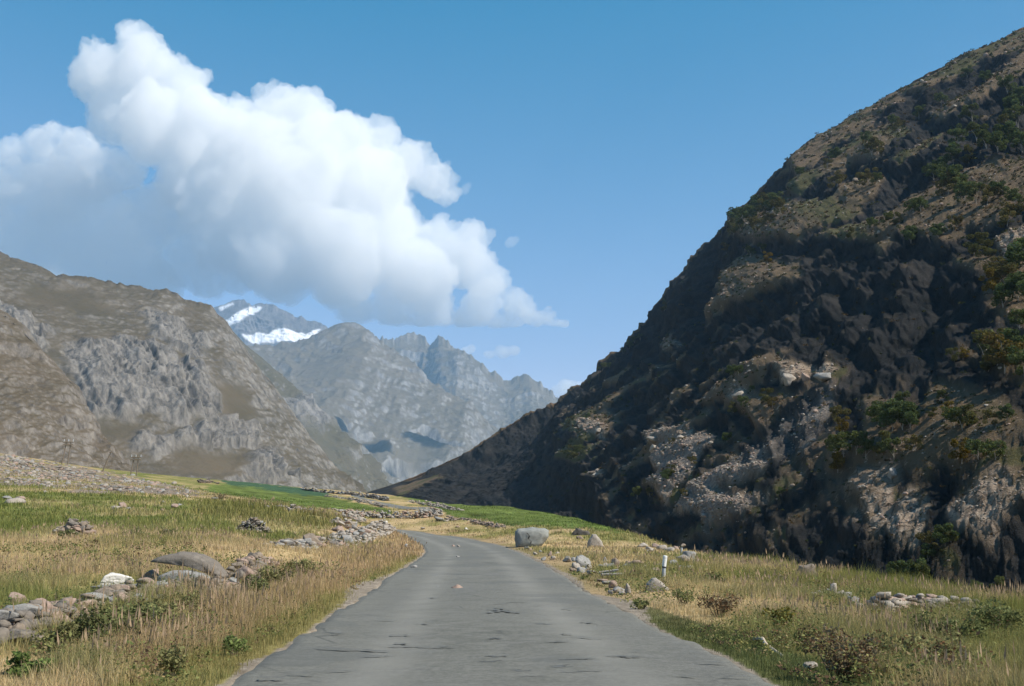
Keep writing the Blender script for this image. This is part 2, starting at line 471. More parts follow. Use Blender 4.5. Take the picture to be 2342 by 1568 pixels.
MT = {}
def generic(name, cols, nu, nv, amp, wl, mat, seed, cliffs=(), meadows=(), carve=(), crest=1.0, sag=0.0, wob=40, ribs=0.0, extra=None, back=.35, ds=1.0, jag=0.0):
    amp *= ds; wl *= ds; ribs *= ds
    cols = [(a, b + 30, c * ds, d, e, f * ds) for a, b, c, d, e, f in cols]
    P = slope_sheet(cols, nu, nv, sag=sag, back=back)
    Q = P.copy()
    for k in range(3): Q[..., k] = blur(P[..., k], 6, 2)
    w = np.minimum(1, np.minimum(np.arange(nu), np.arange(nu)[::-1]) / 25.)[:, None, None]
    nvv = P.shape[1]
    wv = np.minimum(1, np.abs(np.arange(nvv) - nv + 1) / 20.)[None, :, None]
    P = P * (1 - w * wv) + Q * w * wv
    N = grid_normals(P)
    px, py = proj(P)
    cl = blur(paint(px, py, cliffs, wob, 14).astype(float), 3, 2) if cliffs else np.zeros(px.shape)
    md = blur(paint(px, py, meadows, wob, 12).astype(float), 5, 2) if meadows else np.zeros(px.shape)
    q = P / wl
    h = ridged(q, 7, seed=seed, gain=.52) * amp
    h += fbm(q * 3.1, 4, seed=seed + 5, gain=.6) * amp * .25
    if ribs:
        hx = (P[..., 0] * .8 + P[..., 1] * .55)
        qq = np.stack([hx / (wl * .11), hx * 0, P[..., 2] / (wl * .5)], -1) + fbm(q * 2, 2, seed=seed + 8)[..., None] * .6
        hh = ridged(qq, 5, seed=seed + 9, gain=.6)
        st = ridged(np.stack([0 * hx, hx / (wl * 1.2), P[..., 2] / (wl * .07)], -1), 3, seed=seed + 4)
        h += (cl * .9 + .07 * (1 - md)) * (hh * ribs + st * ribs * .35)
    h += ridged(q * 9.3, 4, seed=seed + 15, gain=.6) * amp * .13
    h *= (1 - .6 * md)
    fade = np.ones(nvv); fade[:nv + 20] = 1; fade[nv - 14:nv + 8] = crest; fade[nv - 30:nv - 14] = np.linspace(1, crest, 16); fade[:20] = np.linspace(.1, 1, 20)
    P = P + N * (h * fade[None])[..., None]
    if jag:
        jm = np.exp(-((np.arange(nvv) - nv) / 12.) ** 2)[None] * np.linalg.norm(P, axis=-1) / F
        P[..., 2] += jag * jm * (ridged(np.stack([px / 26, 0 * px, 0 * px + seed], -1), 4, seed=seed + 21, gain=.6) - .5)
    if carve:
        mk = paint(px, py, carve, wob, 6)
        d = dist_in(mk, 40, 2., 2.)
        mpp = np.linalg.norm(P, axis=-1) / F
        P = P - N * (np.minimum(blur(d, 1, 1), 60) * mpp * 2.0)[..., None]
    at = [('cliff', cl), ('meadow', md)]
    if extra: at += extra(px, py, P)
    mountain(name, P, mat, at)
    MT[name] = P
    return P

def left_mountains():
    m1 = rock_mat('stony_slope', (.09, .075, .05), (.125, .10, .072), (.25, .232, .21), (.078, .072, .068), .02, 4.0, (.45, .95))
    generic('mountain_near_left', [(-500,1085,560, -500,520,1150), (-150,1090,620, -150,655,1050), (0,1095,660, 0,722,1000), (55,1098,680, 60,765,970), (110,1100,690, 115,830,930),
            (170,1105,700, 165,890,900), (230,1110,720, 215,990,850), (290,1115,740, 285,1065,800), (350,1122,760, 345,1110,780), (400,1128,770, 400,1126,775)],
            330, 330, 6, 80, m1.m, 101, ribs=3.0, crest=.6)
    m2 = rock_mat('cliff_mountain', (.078, .066, .042), (.112, .09, .06), (.24, .225, .205), (.06, .058, .056), .0055, 13.0, (.5, .9))
    cl2 = [[(150,800),(250,775),(330,800),(400,830),(455,850),(490,920),(480,975),(400,985),(330,960),(230,980),(190,960),(170,900)],
           [(290,1000),(420,1000),(500,965),(570,960),(590,1010),(520,1020),(400,1030),(300,1040)],
           [(560,1040),(620,1030),(640,1090),(700,1110),(560,1105)], [(-20,690),(40,720),(110,760),(90,810),(-20,760)], [(330,720),(420,730),(470,790),(440,820),(350,790)]]
    md2 = [[(480,870),(560,890),(590,950),(520,960)], [(150,985),(320,985),(310,1010),(150,1020)], [(400,1040),(540,1035),(530,1100),(380,1100)], [(60,640),(260,700),(230,730),(40,680)]]
    generic('mountain_left', [(-600,1110,1150, -600,380,2100), (-200,1112,1180, -200,495,2050), (0,1115,1200, 0,580,2000), (60,1116,1210, 60,602,1990), (130,1117,1220, 130,632,1980), (200,1118,1240, 215,644,1990),
            (280,1119,1260, 300,660,2020), (350,1120,1290, 385,668,2050), (400,1121,1320, 420,690,2040), (440,1122,1340, 480,704,2040), (500,1123,1380, 520,745,2020), (560,1124,1430, 570,812,2000),
            (620,1126,1480, 625,885,1980), (680,1128,1530, 690,975,1940), (730,1130,1580, 745,1060,1880), (770,1132,1640, 785,1105,1850), (830,1136,1760, 830,1134,1780)],
            620, 440, 9, 240, m2.m, 131, cl2, md2, ds=1.6, jag=2.5, crest=.4, ribs=9.0, carve=[[(575,1000),(590,1010),(640,1085),(655,1110),(640,1112),(600,1060)]])
    m3 = rock_mat('grassy_ridge', (.085, .08, .055), (.105, .092, .064), (.24, .23, .22), (.07, .07, .07), .0032, 17.0, (.35, .6))
    md3 = [[(580,1000),(700,1040),(800,1110),(640,1110)], [(650,950),(760,1000),(830,1090),(740,1080)]]
    cl3 = [[(570,930),(700,930),(760,960),(720,1000),(600,960)], [(760,1030),(820,1050),(800,1090),(760,1070)]]
    generic('mountain_behind_left', [(300,1120,2000, 300,690,3300), (480,1121,2050, 480,705,3200), (560,1122,2100, 560,790,3150), (620,1123,2150, 615,835,3100), (690,1124,2200, 690,900,3050), (750,1126,2260, 750,955,3000),
            (800,1128,2320, 800,1010,2900), (840,1130,2380, 840,1060,2800), (870,1132,2440, 872,1092,2700), (920,1136,2520, 920,1130,2600), (980,1140,2600, 980,1138,2620)],
            300, 260, 20, 330, m3.m, 151, cl3, md3, ds=2.1, crest=.2, ribs=10.0)
    m4 = rock_mat('far_rock', (.11, .10, .078), (.135, .118, .09), (.29, .285, .285), (.10, .10, .105), .0016, 35.0, (.4, .75))
    md4 = [[(680,840),(790,830),(800,870),(700,900)], [(880,1020),(1000,1060),(960,1090),(880,1070)]]
    dk4 = [[(765,955),(830,985),(870,1010),(905,1060),(860,1050),(810,1030),(785,1000)], [(925,985),(960,985),(1010,1015),(1060,1040),(1030,1045),(960,1015)], [(860,1075),(940,1075),(1010,1100),(930,1120),(880,1110)]]
    generic('mountain_far_left', [(300,1100,3300, 300,850,5200), (480,1105,3350, 480,870,5200), (560,1108,3400, 565,792,5400), (640,1110,3450, 640,789,5500), (700,1112,3500, 705,774,5550), (740,1114,3550, 745,757,5600), (800,1116,3600, 795,738,5650), (830,1118,3700, 840,758,5600),
            (880,1120,3800, 880,790,5500), (930,1122,3900, 930,820,5400), (1000,1125,4000, 1000,880,5300), (1080,1128,4100, 1080,950,5100), (1150,1132,4200, 1150,1000,4900), (1250,1138,4300, 1250,1090,4700), (1340,1146,4400, 1340,1140,4500)],
            380, 300, 38, 560, m4.m, 171, [], md4, ds=2.4, jag=4.5, carve=dk4, crest=.13, ribs=12.0, wob=60)
    generic('mountain_far_right', [(820,1050,5600, 820,775,6600), (880,1050,5600, 885,782,6600), (920,1050,5600, 925,772,6650), (955,1050,5600, 958,763,6700), (985,1050,5500, 985,788,6600), (1000,1050,5400, 1003,773,6500), (1050,1060,5300, 1050,800,6400),
            (1100,1070,5200, 1100,838,6300), (1150,1080,5200, 1150,868,6250), (1180,1085,5200, 1180,862,6250), (1215,1090,5200, 1215,860,6200), (1245,1095,5200, 1245,885,6150), (1275,1100,5200, 1278,918,6100), (1330,1110,5200, 1330,965,6000), (1420,1120,5200, 1420,1020,5900)],
            330, 220, 42, 600, m4.m, 191, ds=2.6, jag=7.0, crest=.16, ribs=16.0, wob=60)
    ms = rock_mat('snow_peak_rock', (.06, .062, .07), (.075, .075, .08), (.19, .18, .18), (.05, .052, .06), .0018, 30.0, (.5, .9))
    sn = ms.b.inputs['Base Color'].links[0].from_socket
    ms.color(ms.mix(ms.math('MULTIPLY', ms.attr('snow'), ms.ramp(ms.noise(.012, 7, .75, ms.scaled(ms.pos(), (1, 1, .5))), [(.36, 0.), (.46, 1.)])), sn, (.86, .88, .92)))
    SN = [[(512,735),(540,715),(580,697),(598,698),(580,722),(545,740),(522,745)], [(548,775),(600,768),(640,755),(680,765),(735,755),(720,775),(660,790),(580,790)], [(500,705),(530,695),(535,700),(505,712)]]
    pale = [[(545,745),(590,715),(615,735),(650,752),(600,765),(550,772)]]
    generic('snow_mountain', [(380,900,6900, 380,735,7350), (450,900,6900, 455,720,7350), (500,900,6900, 500,702,7350), (540,900,6900, 545,688,7350), (562,900,6900, 562,692,7350), (575,900,6900, 577,700,7350), (600,900,6900, 600,694,7350), (640,900,6900, 640,708,7350),
            (690,900,6900, 690,728,7350), (740,900,6900, 742,745,7350), (800,900,6900, 800,800,7350)],
            230, 160, 24, 420, ms.m, 211, pale, [], ds=2.65, jag=3.0, crest=.12, ribs=10.0, extra=lambda x, y, P: [('snow', blur(paint(x, y, SN, 22, 5).astype(float), 1, 1))])

RM, RMPX, RMNL = right_mountain()
left_mountains()
# ---------------------------------------------------------------- clouds (beyond the haze)
CD = 25000.0
mcl = bpy.data.materials.new('cloud_vapour'); mcl.use_nodes = True
mcl.node_tree.nodes.remove(mcl.node_tree.nodes['Principled BSDF'])
vs = mcl.node_tree.nodes.new('ShaderNodeVolumeScatter')
vs.inputs['Color'].default_value = (1, 1, 1, 1); vs.inputs['Density'].default_value = .00184; vs.inputs['Anisotropy'].default_value = 0.0
mcl.node_tree.links.new(vs.outputs[0], mcl.node_tree.nodes['Material Output'].inputs['Volume'])

def ico(sub=2):
    import bmesh
    bm = bmesh.new(); bmesh.ops.create_icosphere(bm, subdivisions=sub, radius=1.0)
    v = np.array([x.co[:] for x in bm.verts]); f = np.array([[y.index for y in x.verts] for x in bm.faces]); bm.free()
    return v, f
ICO1, ICO2, ICO3 = ico(1), ico(2), ico(3)

def cloud(circles, dep, thick, vox, puff, label, seed, mat, squash=1.0, base=0, keep=60):
    rg = np.random.default_rng(seed)
    k = dep / F
    V, Fc, n = [], [], 0
    sph = []
    for (x, y, r, dz) in circles:
        sph.append((x, y, dz, r))
        for _ in range(7 if r > 18 else 3):
            d = rg.normal(size=3); d /= np.linalg.norm(d)
            if d[1] > .5: d[1] *= -.5
            rr = r * rg.uniform(.28, .5)
            sph.append((x + d[0] * (r - rr * .45), y + d[1] * (r - rr * .45), dz + d[2] * (r - rr * .45) * thick, rr))
    for (x, y, dz, r) in sph:
        c = un(x, y, dep)
        c = c + np.array([0, dz * k, 0])
        V.append(ICO2[0] * r * k * np.array([1, thick, squash]) + c); Fc.append(ICO2[1] + n); n += len(ICO2[0])
    me = np_mesh('cloud', np.concatenate(V), np.concatenate(Fc))
    o = link('cloud', me)
    rm = o.modifiers.new('r', 'REMESH'); rm.mode = 'VOXEL'; rm.voxel_size = vox * k
    sm = o.modifiers.new('s', 'SMOOTH'); sm.iterations = 4; sm.factor = .5
    dg = bpy.context.evaluated_depsgraph_get()
    ev = bpy.data.meshes.new_from_object(o.evaluated_get(dg))
    o.modifiers.clear(); o.data = ev; bpy.data.meshes.remove(me)
    nv = len(ev.vertices)
    co = np.empty(nv * 3, np.float32); ev.vertices.foreach_get('co', co); co = co.reshape(-1, 3).astype(float)
    no = np.empty(nv * 3, np.float32); ev.vertices.foreach_get('normal', no); no = no.reshape(-1, 3).astype(float)
    q = co / k
    warp = np.stack([fbm(q / 50, 2, seed=seed + 60 + i) for i in range(3)], -1) * 12
    h = fbm(q / 75, 3, seed=seed + 31) * 11 * puff
    h += (.55 - worley((q + warp) / 40, seed)) * 15 * puff
    h += (.55 - worley((q + warp) / 19, seed + 3)) * 12 * puff
    h += (.55 - worley((q + warp * .5) / 8.5, seed + 5)) * 7 * puff
    h += fbm(q / 14, 3, seed=seed + 7) * 1.2 * puff
    py = proj(co)[1]
    co = co + no * (h * k)[:, None]
    if base:
        zb = un(0, base, dep)[2]
        lo = co[:, 2] < zb
        co[lo, 2] = zb - (zb - co[lo, 2]) * .3
    ev.vertices.foreach_set('co', co.astype(np.float32).ravel())
    ev.update()
    # a second skinning closes the folds of the puffs
    rm = o.modifiers.new('r', 'REMESH'); rm.mode = 'VOXEL'; rm.voxel_size = vox * .7 * k
    sm = o.modifiers.new('s', 'SMOOTH'); sm.iterations = 1; sm.factor = .25
    e2 = bpy.data.meshes.new_from_object(o.evaluated_get(bpy.context.evaluated_depsgraph_get()))
    o.modifiers.clear(); o.data = e2; bpy.data.meshes.remove(ev); ev = e2
    # drop enclosed shells and crumbs: keep what is large
    import bmesh
    bm = bmesh.new(); bm.from_mesh(ev); bm.verts.ensure_lookup_table()
    seen = set(); kill = []; comps = []
    for v in bm.verts:
        if v.index in seen: continue
        st, comp = [v], []
        seen.add(v.index)
        while st:
            a = st.pop(); comp.append(a)
            for e in a.link_edges:
                b = e.other_vert(a)
                if b.index not in seen: seen.add(b.index); st.append(b)
        comps.append(comp)
    big = max(len(c) for c in comps)
    for comp in comps:
        if len(comp) < (keep or big): kill += comp
    bmesh.ops.delete(bm, geom=kill, context='VERTS'); bm.to_mesh(ev); bm.free()
    nv = len(ev.vertices)
    co = np.empty(nv * 3, np.float32); ev.vertices.foreach_get('co', co); co = co.reshape(-1, 3).astype(float)
    no = np.empty(nv * 3, np.float32); ev.vertices.foreach_get('normal', no); no = no.reshape(-1, 3).astype(float)
    q = co / k
    co += no * (((.5 - worley(q / 9.5, seed + 25)) * 3.6 + (.5 - worley(q / 5, seed + 29)) * 1.6 + fbm(q / 30, 2, seed=seed + 33) * 1.0) * puff * k)[:, None]
    ev.vertices.foreach_set('co', co.astype(np.float32).ravel())
    ev.polygons.foreach_set('use_smooth', np.ones(len(ev.polygons), bool))
    ev.update()
    ev.materials.clear(); ev.materials.append(mat)
    print('cloud', label, nv)
    return tag(o, label, 'cloud')

BIG = [(235,165,78,0),(310,108,52,0),(288,72,28,0),(350,165,76,-10),(420,205,66,0),(455,250,45,0),(265,250,80,20),(370,300,100,-30),(480,330,95,-30),(550,238,22,0),(555,300,70,0),(640,268,70,-20),
 (700,285,80,-30),(600,380,120,-60),(740,370,105,-50),(786,290,26,-10),(860,352,64,0),(920,385,62,0),(985,412,50,0),(1015,445,32,0),(962,352,20,0),(1000,395,36,0),(840,450,105,-60),(700,480,130,-80),
 (560,480,115,-60),(450,420,95,-10),(915,500,60,0),(880,560,95,-50),(1000,560,62,-10),(1083,540,44,0),(1065,600,70,-20),(1115,650,52,-10),(960,640,95,-60),(800,600,120,-90),(640,600,105,-80),(500,560,90,-50),
 (430,600,62,-40),(1180,695,42,0),(1100,705,46,-20),(1000,705,46,-30),(900,690,50,-40),(1240,728,26,0),(1285,745,17,0),(1318,748,9,0),(480,640,50,-30),(560,640,46,-40),(780,670,50,-50),(680,650,50,-50),(1100,738,24,-20),(1020,738,28,-30),(940,728,30,-40),(870,718,30,-40),(1180,742,20,-10),(1205,716,32,-10),(1060,735,34,-10),(1140,738,30,0),(1225,742,22,0),(1260,745,16,0),(980,735,36,-20),(900,725,40,-30),(820,715,44,-40)]
LOBE = [(265,385,40,-60),(215,405,50,-50),(125,352,40,-70),(170,372,44,-60),(290,400,50,-40),(100,400,50,-30),(180,402,52,-30),(40,430,60,-20),(235,425,44,-40),(-10,460,70,0),(130,460,70,20),(60,365,40,-70),(150,328,38,-80),(110,345,34,-80),(200,352,38,-90),(245,378,24,-95),(20,395,36,-50),(90,430,85,90),(180,450,80,90),(50,520,95,90),(-10,600,85,60),(150,550,95,90),(260,560,95,80),(330,480,80,60),(250,620,70,60),
 (100,640,80,60),(340,640,60,40),(-80,450,70,60),(-100,560,110,60),(200,660,60,60),(20,660,60,60)]
cloud(BIG + LOBE, CD, 1.0, 3.0, 1.0, 'huge white cumulus cloud towering over the grey mountains', 5, mcl, 1.0, 742, 6000)
mth = mcl.copy(); mth.node_tree.nodes['Volume Scatter'].inputs['Density'].default_value = .0018
cloud([(1150,805,20,0),(1175,802,16,0),(1120,810,14,0),(1062,800,16,20),(1075,795,14,20)], CD * 1.05, 1.0, 3.5, .35, 'small faint cloud puff low in the sky between the peaks and the dark mountain', 8, mth, .8)
cloud([(1300,890,26,0),(1275,898,18,0),(1330,885,20,0),(1290,915,25,0),(1340,915,30,0)], CD * 1.05, 1.0, 4.0, .5, 'pale cloud bank peeping out where the dark mountain meets the far peaks', 9, mth, 1.0)
cloud([(1062,432,10,0),(1070,424,8,0),(1050,438,9,0)], CD, 1.6, 2.0, .5, 'tiny shred of vapour just beside the upper edge of the huge cloud', 12, mth, 1.0)
cloud([(1172,552,10,0),(1182,547,8,0),(1164,556,7,0)], CD, 1.6, 2.0, .5, 'tiny lone wisp of cloud in the open blue sky', 13, mth, 1.0)

mw = mth.copy(); mw.node_tree.nodes['Volume Scatter'].inputs['Density'].default_value = .0008
for o in COL.objects:
    if o.get('label', '').startswith('tiny'): o.data.materials[0] = mw
# clouds added out of view above the picture to shade the far slopes
md_ = mcl.copy(); md_.node_tree.nodes['Volume Scatter'].inputs['Density'].default_value = .02
T_ = [(815, 985, 45), (850, 1020, 42), (885, 1045, 26), (950, 1000, 22), (990, 1012, 26), (1030, 1030, 20), (900, 1092, 26), (950, 1100, 22)]
C_ = []
MP_ = MT['mountain_far_left']; MX_, MY_ = proj(MP_)
for (x_, y_, r_) in T_:
    j_ = np.unravel_index(np.argmin((MX_ - x_) ** 2 + (MY_ - y_) ** 2 + MP_[..., 1] * 1e-3), MX_.shape); t_ = MP_[j_]; c_ = t_ + SUN * ((4700 - t_[2]) / SUN[2])
    C_.append((c_, r_ * t_[1] / F))
for i_, (q_, w_) in enumerate((((0, 3), 'broad cloud'), ((3, 6), 'long thin cloud'), ((6, 8), 'small low cloud'))):
    S_ = C_[q_[0]:q_[1]]
    D_ = float(np.mean([c[1] for c, r in S_]))
    cloud([(float(proj(c)[0]), float(proj(c)[1]), 1.3 * r / (D_ / F), 0) for c, r in S_], D_, 1.0, 9.0, .8, w_ + ' added out of sight above the picture to shade the valley head', 21 + i_, md_, .7, 0, 0)
# ---------------------------------------------------------------- haze
import bmesh
bm = bmesh.new(); bmesh.ops.create_cube(bm, size=1.0)
me = bpy.data.meshes.new('haze'); bm.to_mesh(me); bm.free()
hz = link('haze', me); hz.scale = (23000, 20900, 3980); hz.location = (0, 20900 / 2 - 400, 3980 / 2 - 130)
mh = bpy.data.materials.new('haze_air'); mh.use_nodes = True
mh.node_tree.nodes.remove(mh.node_tree.nodes['Principled BSDF'])
pv = mh.node_tree.nodes.new('ShaderNodeVolumePrincipled')
pv.inputs['Color'].default_value = (.43, .68, .97, 1); pv.inputs['Density'].default_value = 3.0e-5
mh.node_tree.links.new(pv.outputs[0], mh.node_tree.nodes['Material Output'].inputs['Volume'])
me.materials.append(mh)
tag(hz, kind='stuff')
# ---------------------------------------------------------------- the valley floor
YD = np.array([(1208,148),(1212,140),(1222,122),(1235,104),(1250,85),(1265,68),(1280,55),(1295,48),(1310,43),(1325,36.5),(1350,30),(1375,25),(1400,21.5),(1440,17.5),(1480,14.8),(1500,13.7),(1530,12.3),(1568,11)], float)
def road_dep(y): return np.exp(np.interp(y, YD[:, 0], np.log(YD[:, 1])))
LE = [(500,1568),(588,1509),(629,1486),(700,1445),(768,1396),(813,1370),(850,1347),(918,1299),(950,1283),(970,1268),(972,1256),(950,1239),(914,1224),(888,1213),(866,1208.6)]
RE = [(1790,1568),(1714,1531),(1646,1493),(1567,1465),(1511,1437),(1461,1409),(1418,1388),(1346,1354),(1302,1322),(1262,1298),(1214,1276),(1168,1254),(1127,1243),(1080,1232.5),(1032,1225),(960,1215.5),(910,1210.5),(870,1207.2)]
def road_pts(E):
    e = np.array(E, float)
    P = un(e[:, 0], e[:, 1], road_dep(e[:, 1]))
    return P
def chaikin(p, n=2):
    for _ in range(n):
        a, b = p[:-1] * .75 + p[1:] * .25, p[:-1] * .25 + p[1:] * .75
        m = np.empty((2 * len(a), p.shape[1])); m[0::2] = a; m[1::2] = b
        p = np.concatenate([p[:1], m, p[-1:]])
    return p
LP, RP = road_pts(LE), road_pts(RE)
CT = [(0,1568,10.3),(300,1568,10.6),(0,1480,13),(300,1480,13.3),(560,1480,14.6),(0,1400,17.5),(300,1400,18),(500,1400,19),(700,1400,20.5),(0,1320,26),(300,1330,25),(600,1330,27),(800,1330,33),(0,1260,38),(300,1270,36),(600,1280,39),(850,1275,52),
 (0,1200,60),(300,1212,57),(600,1218,64),(750,1215,78),(860,1204,118),(0,1150,90),(300,1165,90),(600,1178,97),(800,1186,125),(0,1110,135),(200,1122,138),(400,1137,150),(600,1150,165),(750,1158,185),(900,1165,205),
 (0,1072,200),(150,1087,215),(300,1102,225),(450,1117,240),(600,1127,265),(750,1137,285),(0,1039,265),(150,1061,320),(300,1080,340),(430,1093,360),(520,1099,390),(640,1110,410),(760,1121,410),(870,1130,420),
 (0,1060,520),(200,1090,560),(430,1112,580),(640,1128,600),(870,1150,620),(1000,1165,560),(0,1120,1200),(500,1135,1200),(900,1160,1200),(1300,1200,1000),
 (1900,1568,10.9),(2342,1568,10.6),(1700,1480,15),(2000,1480,15.2),(2342,1480,15.5),(1500,1400,21.6),(1800,1400,22),(2100,1400,24),(2342,1430,22),(1450,1330,34),(1700,1330,37),(1900,1330,41),(2100,1362,36),(2342,1391,32),
 (1400,1262,66),(1600,1264,74),(1850,1303,53),(2100,1342,43),(1250,1240,92),(1450,1228,98),(1300,1205,118),(1150,1210,128),(1050,1200,145),(1350,1196,128),(1200,1167,195),(1000,1151,265),(930,1137,330),(1100,1186,160),(980,1160,200),(1250,1173,190)]
CT = np.array(CT, float)
CW = np.concatenate([un(CT[:, 0], CT[:, 1], CT[:, 2]), LP, RP, un(np.full(12, 1100.), YD[2:-4, 0], YD[2:-4, 1])])
def _feat(X, Y): return np.stack([X / Y * 3.0, np.log(Y) * 1.5], -1)
CF = _feat(CW[:, 0], CW[:, 1]); CV = CW[:, 2] / CW[:, 1]
def _ker(a, b):
    d = np.sqrt(((a[:, None] - b[None]) ** 2).sum(-1)); return d * d * np.log(d + 1e-9)
n = len(CF)
A = np.zeros((n + 3, n + 3)); A[:n, :n] = _ker(CF, CF) + np.eye(n) * 2e-3
A[:n, n] = 1; A[:n, n + 1:] = CF; A[n, :n] = 1; A[n + 1:, :n] = CF.T
CWT = np.linalg.solve(A, np.concatenate([CV, [0, 0, 0]]))
EDGE = np.concatenate([[[30., -30.], [21., 8.]], un(*np.array([(2342,1391,32),(2100,1342,43),(1850,1303,53),(1600,1262,74),(1450,1226,98),(1350,1195,128),(1260,1172,190),(1100,1152,240),(930,1136,330)], float).T)[:, :2], [[-70., 460.], [-240., 1000.]]])
LPX = np.concatenate([[[LP[0, 0] + .3, -25.]], LP[:, :2]]); RPX = np.concatenate([[[RP[0, 0] - .3, -25.]], RP[:, :2]])
LR, RR = chaikin(LPX, 3), chaikin(RPX, 3)
ROADPOLY = [tuple(p) for p in LR] + [tuple(p) for p in RR[::-1]]

def gz(X, Y, drop=True):
    X = np.atleast_1d(np.asarray(X, float)); Y = np.atleast_1d(np.asarray(Y, float))
    X, Y = np.broadcast_arrays(X, Y)
    sh = X.shape; x = X.ravel(); y = Y.ravel()
    yc = np.clip(y, 10.3, 1300)
    u = np.clip(x / yc, -.62, .62)
    out = np.empty(len(x))
    for k in range(0, len(x), 40000):
        f = _feat(u[k:k + 40000] * yc[k:k + 40000], yc[k:k + 40000])
        out[k:k + 40000] = _ker(f, CF) @ CWT[:n] + CWT[n] + f @ CWT[n + 1:]
    z = out * yc + .028 * np.maximum(0, 10.3 - y)
    if drop:
        d, s = poly_dist(x, y, EDGE)
        d = np.where(s < 0, d, -d)                      # EDGE runs away from the camera; the gorge lies to its right
        d = np.where(np.abs(d) > 1e8, -1, d)
        dd = -d
        z = z - 22 * sstep(0, 40, dd) - .5 * sstep(-1, 3, dd)
    return z.reshape(sh)

def road_info(X, Y):
    """inside the road, distance to its left and right edge"""
    ins = inpoly(X, Y, ROADPOLY)
    dl, _ = poly_dist(X, Y, LR); dr, _ = poly_dist(X, Y, RR)
    return ins, dl, dr

def hit(px, py, lo=9.0, hi=460.0):
    """the point of the ground under a pixel of the photograph"""
    d = np.geomspace(lo, hi, 500)
    P = un(np.full(500, px), np.full(500, py), d)
    g = gz(P[:, 0], P[:, 1])
    s = P[:, 2] - g
    k = np.nonzero((s[:-1] > 0) & (s[1:] <= 0))[0]
    if not len(k):
        k = [int(np.argmin(np.abs(s / d)))]
        return np.array([P[k[0], 0], P[k[0], 1], g[k[0]]])
    k = k[0]; t = s[k] / (s[k] - s[k + 1] + 1e-12)
    q = P[k] * (1 - t) + P[k + 1] * t
    return np.array([q[0], q[1], float(gz(q[0], q[1])[0])])

# zones of the ground: what grows there
G_LUSH = [[(165,1058),(300,1074),(430,1087),(530,1095),(515,1128),(430,1120),(290,1090)], [(-400,1085),(0,1103),(150,1125),(330,1132),(480,1150),(700,1180),(770,1200),(640,1245),(560,1225),(350,1218),(230,1218),(60,1238),(-400,1225)]]
G_TALL = [[(480,1152),(620,1160),(740,1180),(800,1190),(740,1205),(600,1195),(440,1180)]]
G_CROP = [[(450,1122),(520,1104),(700,1125),(860,1158),(910,1168),(880,1173),(700,1160),(560,1140)], [(890,1130),(1000,1139),(1150,1151),(1262,1163),(1360,1190),(1440,1222),(1330,1212),(1250,1204),(1100,1191),(1020,1176),(970,1152)]]
G_BLUE = [[(490,1095),(560,1100),(700,1117),(775,1134),(690,1130),(520,1107)]]
G_SCREE = [[(-400,1000),(0,1038),(60,1046),(150,1062),(290,1087),(430,1117),(490,1135),(350,1128),(200,1128),(60,1112),(-400,1090)]]
G_GREENR = [[(1500,1290),(1700,1290),(2000,1330),(2342,1392),(2600,1430),(2600,1480),(2342,1440),(2100,1390),(1900,1350),(1650,1330)]]
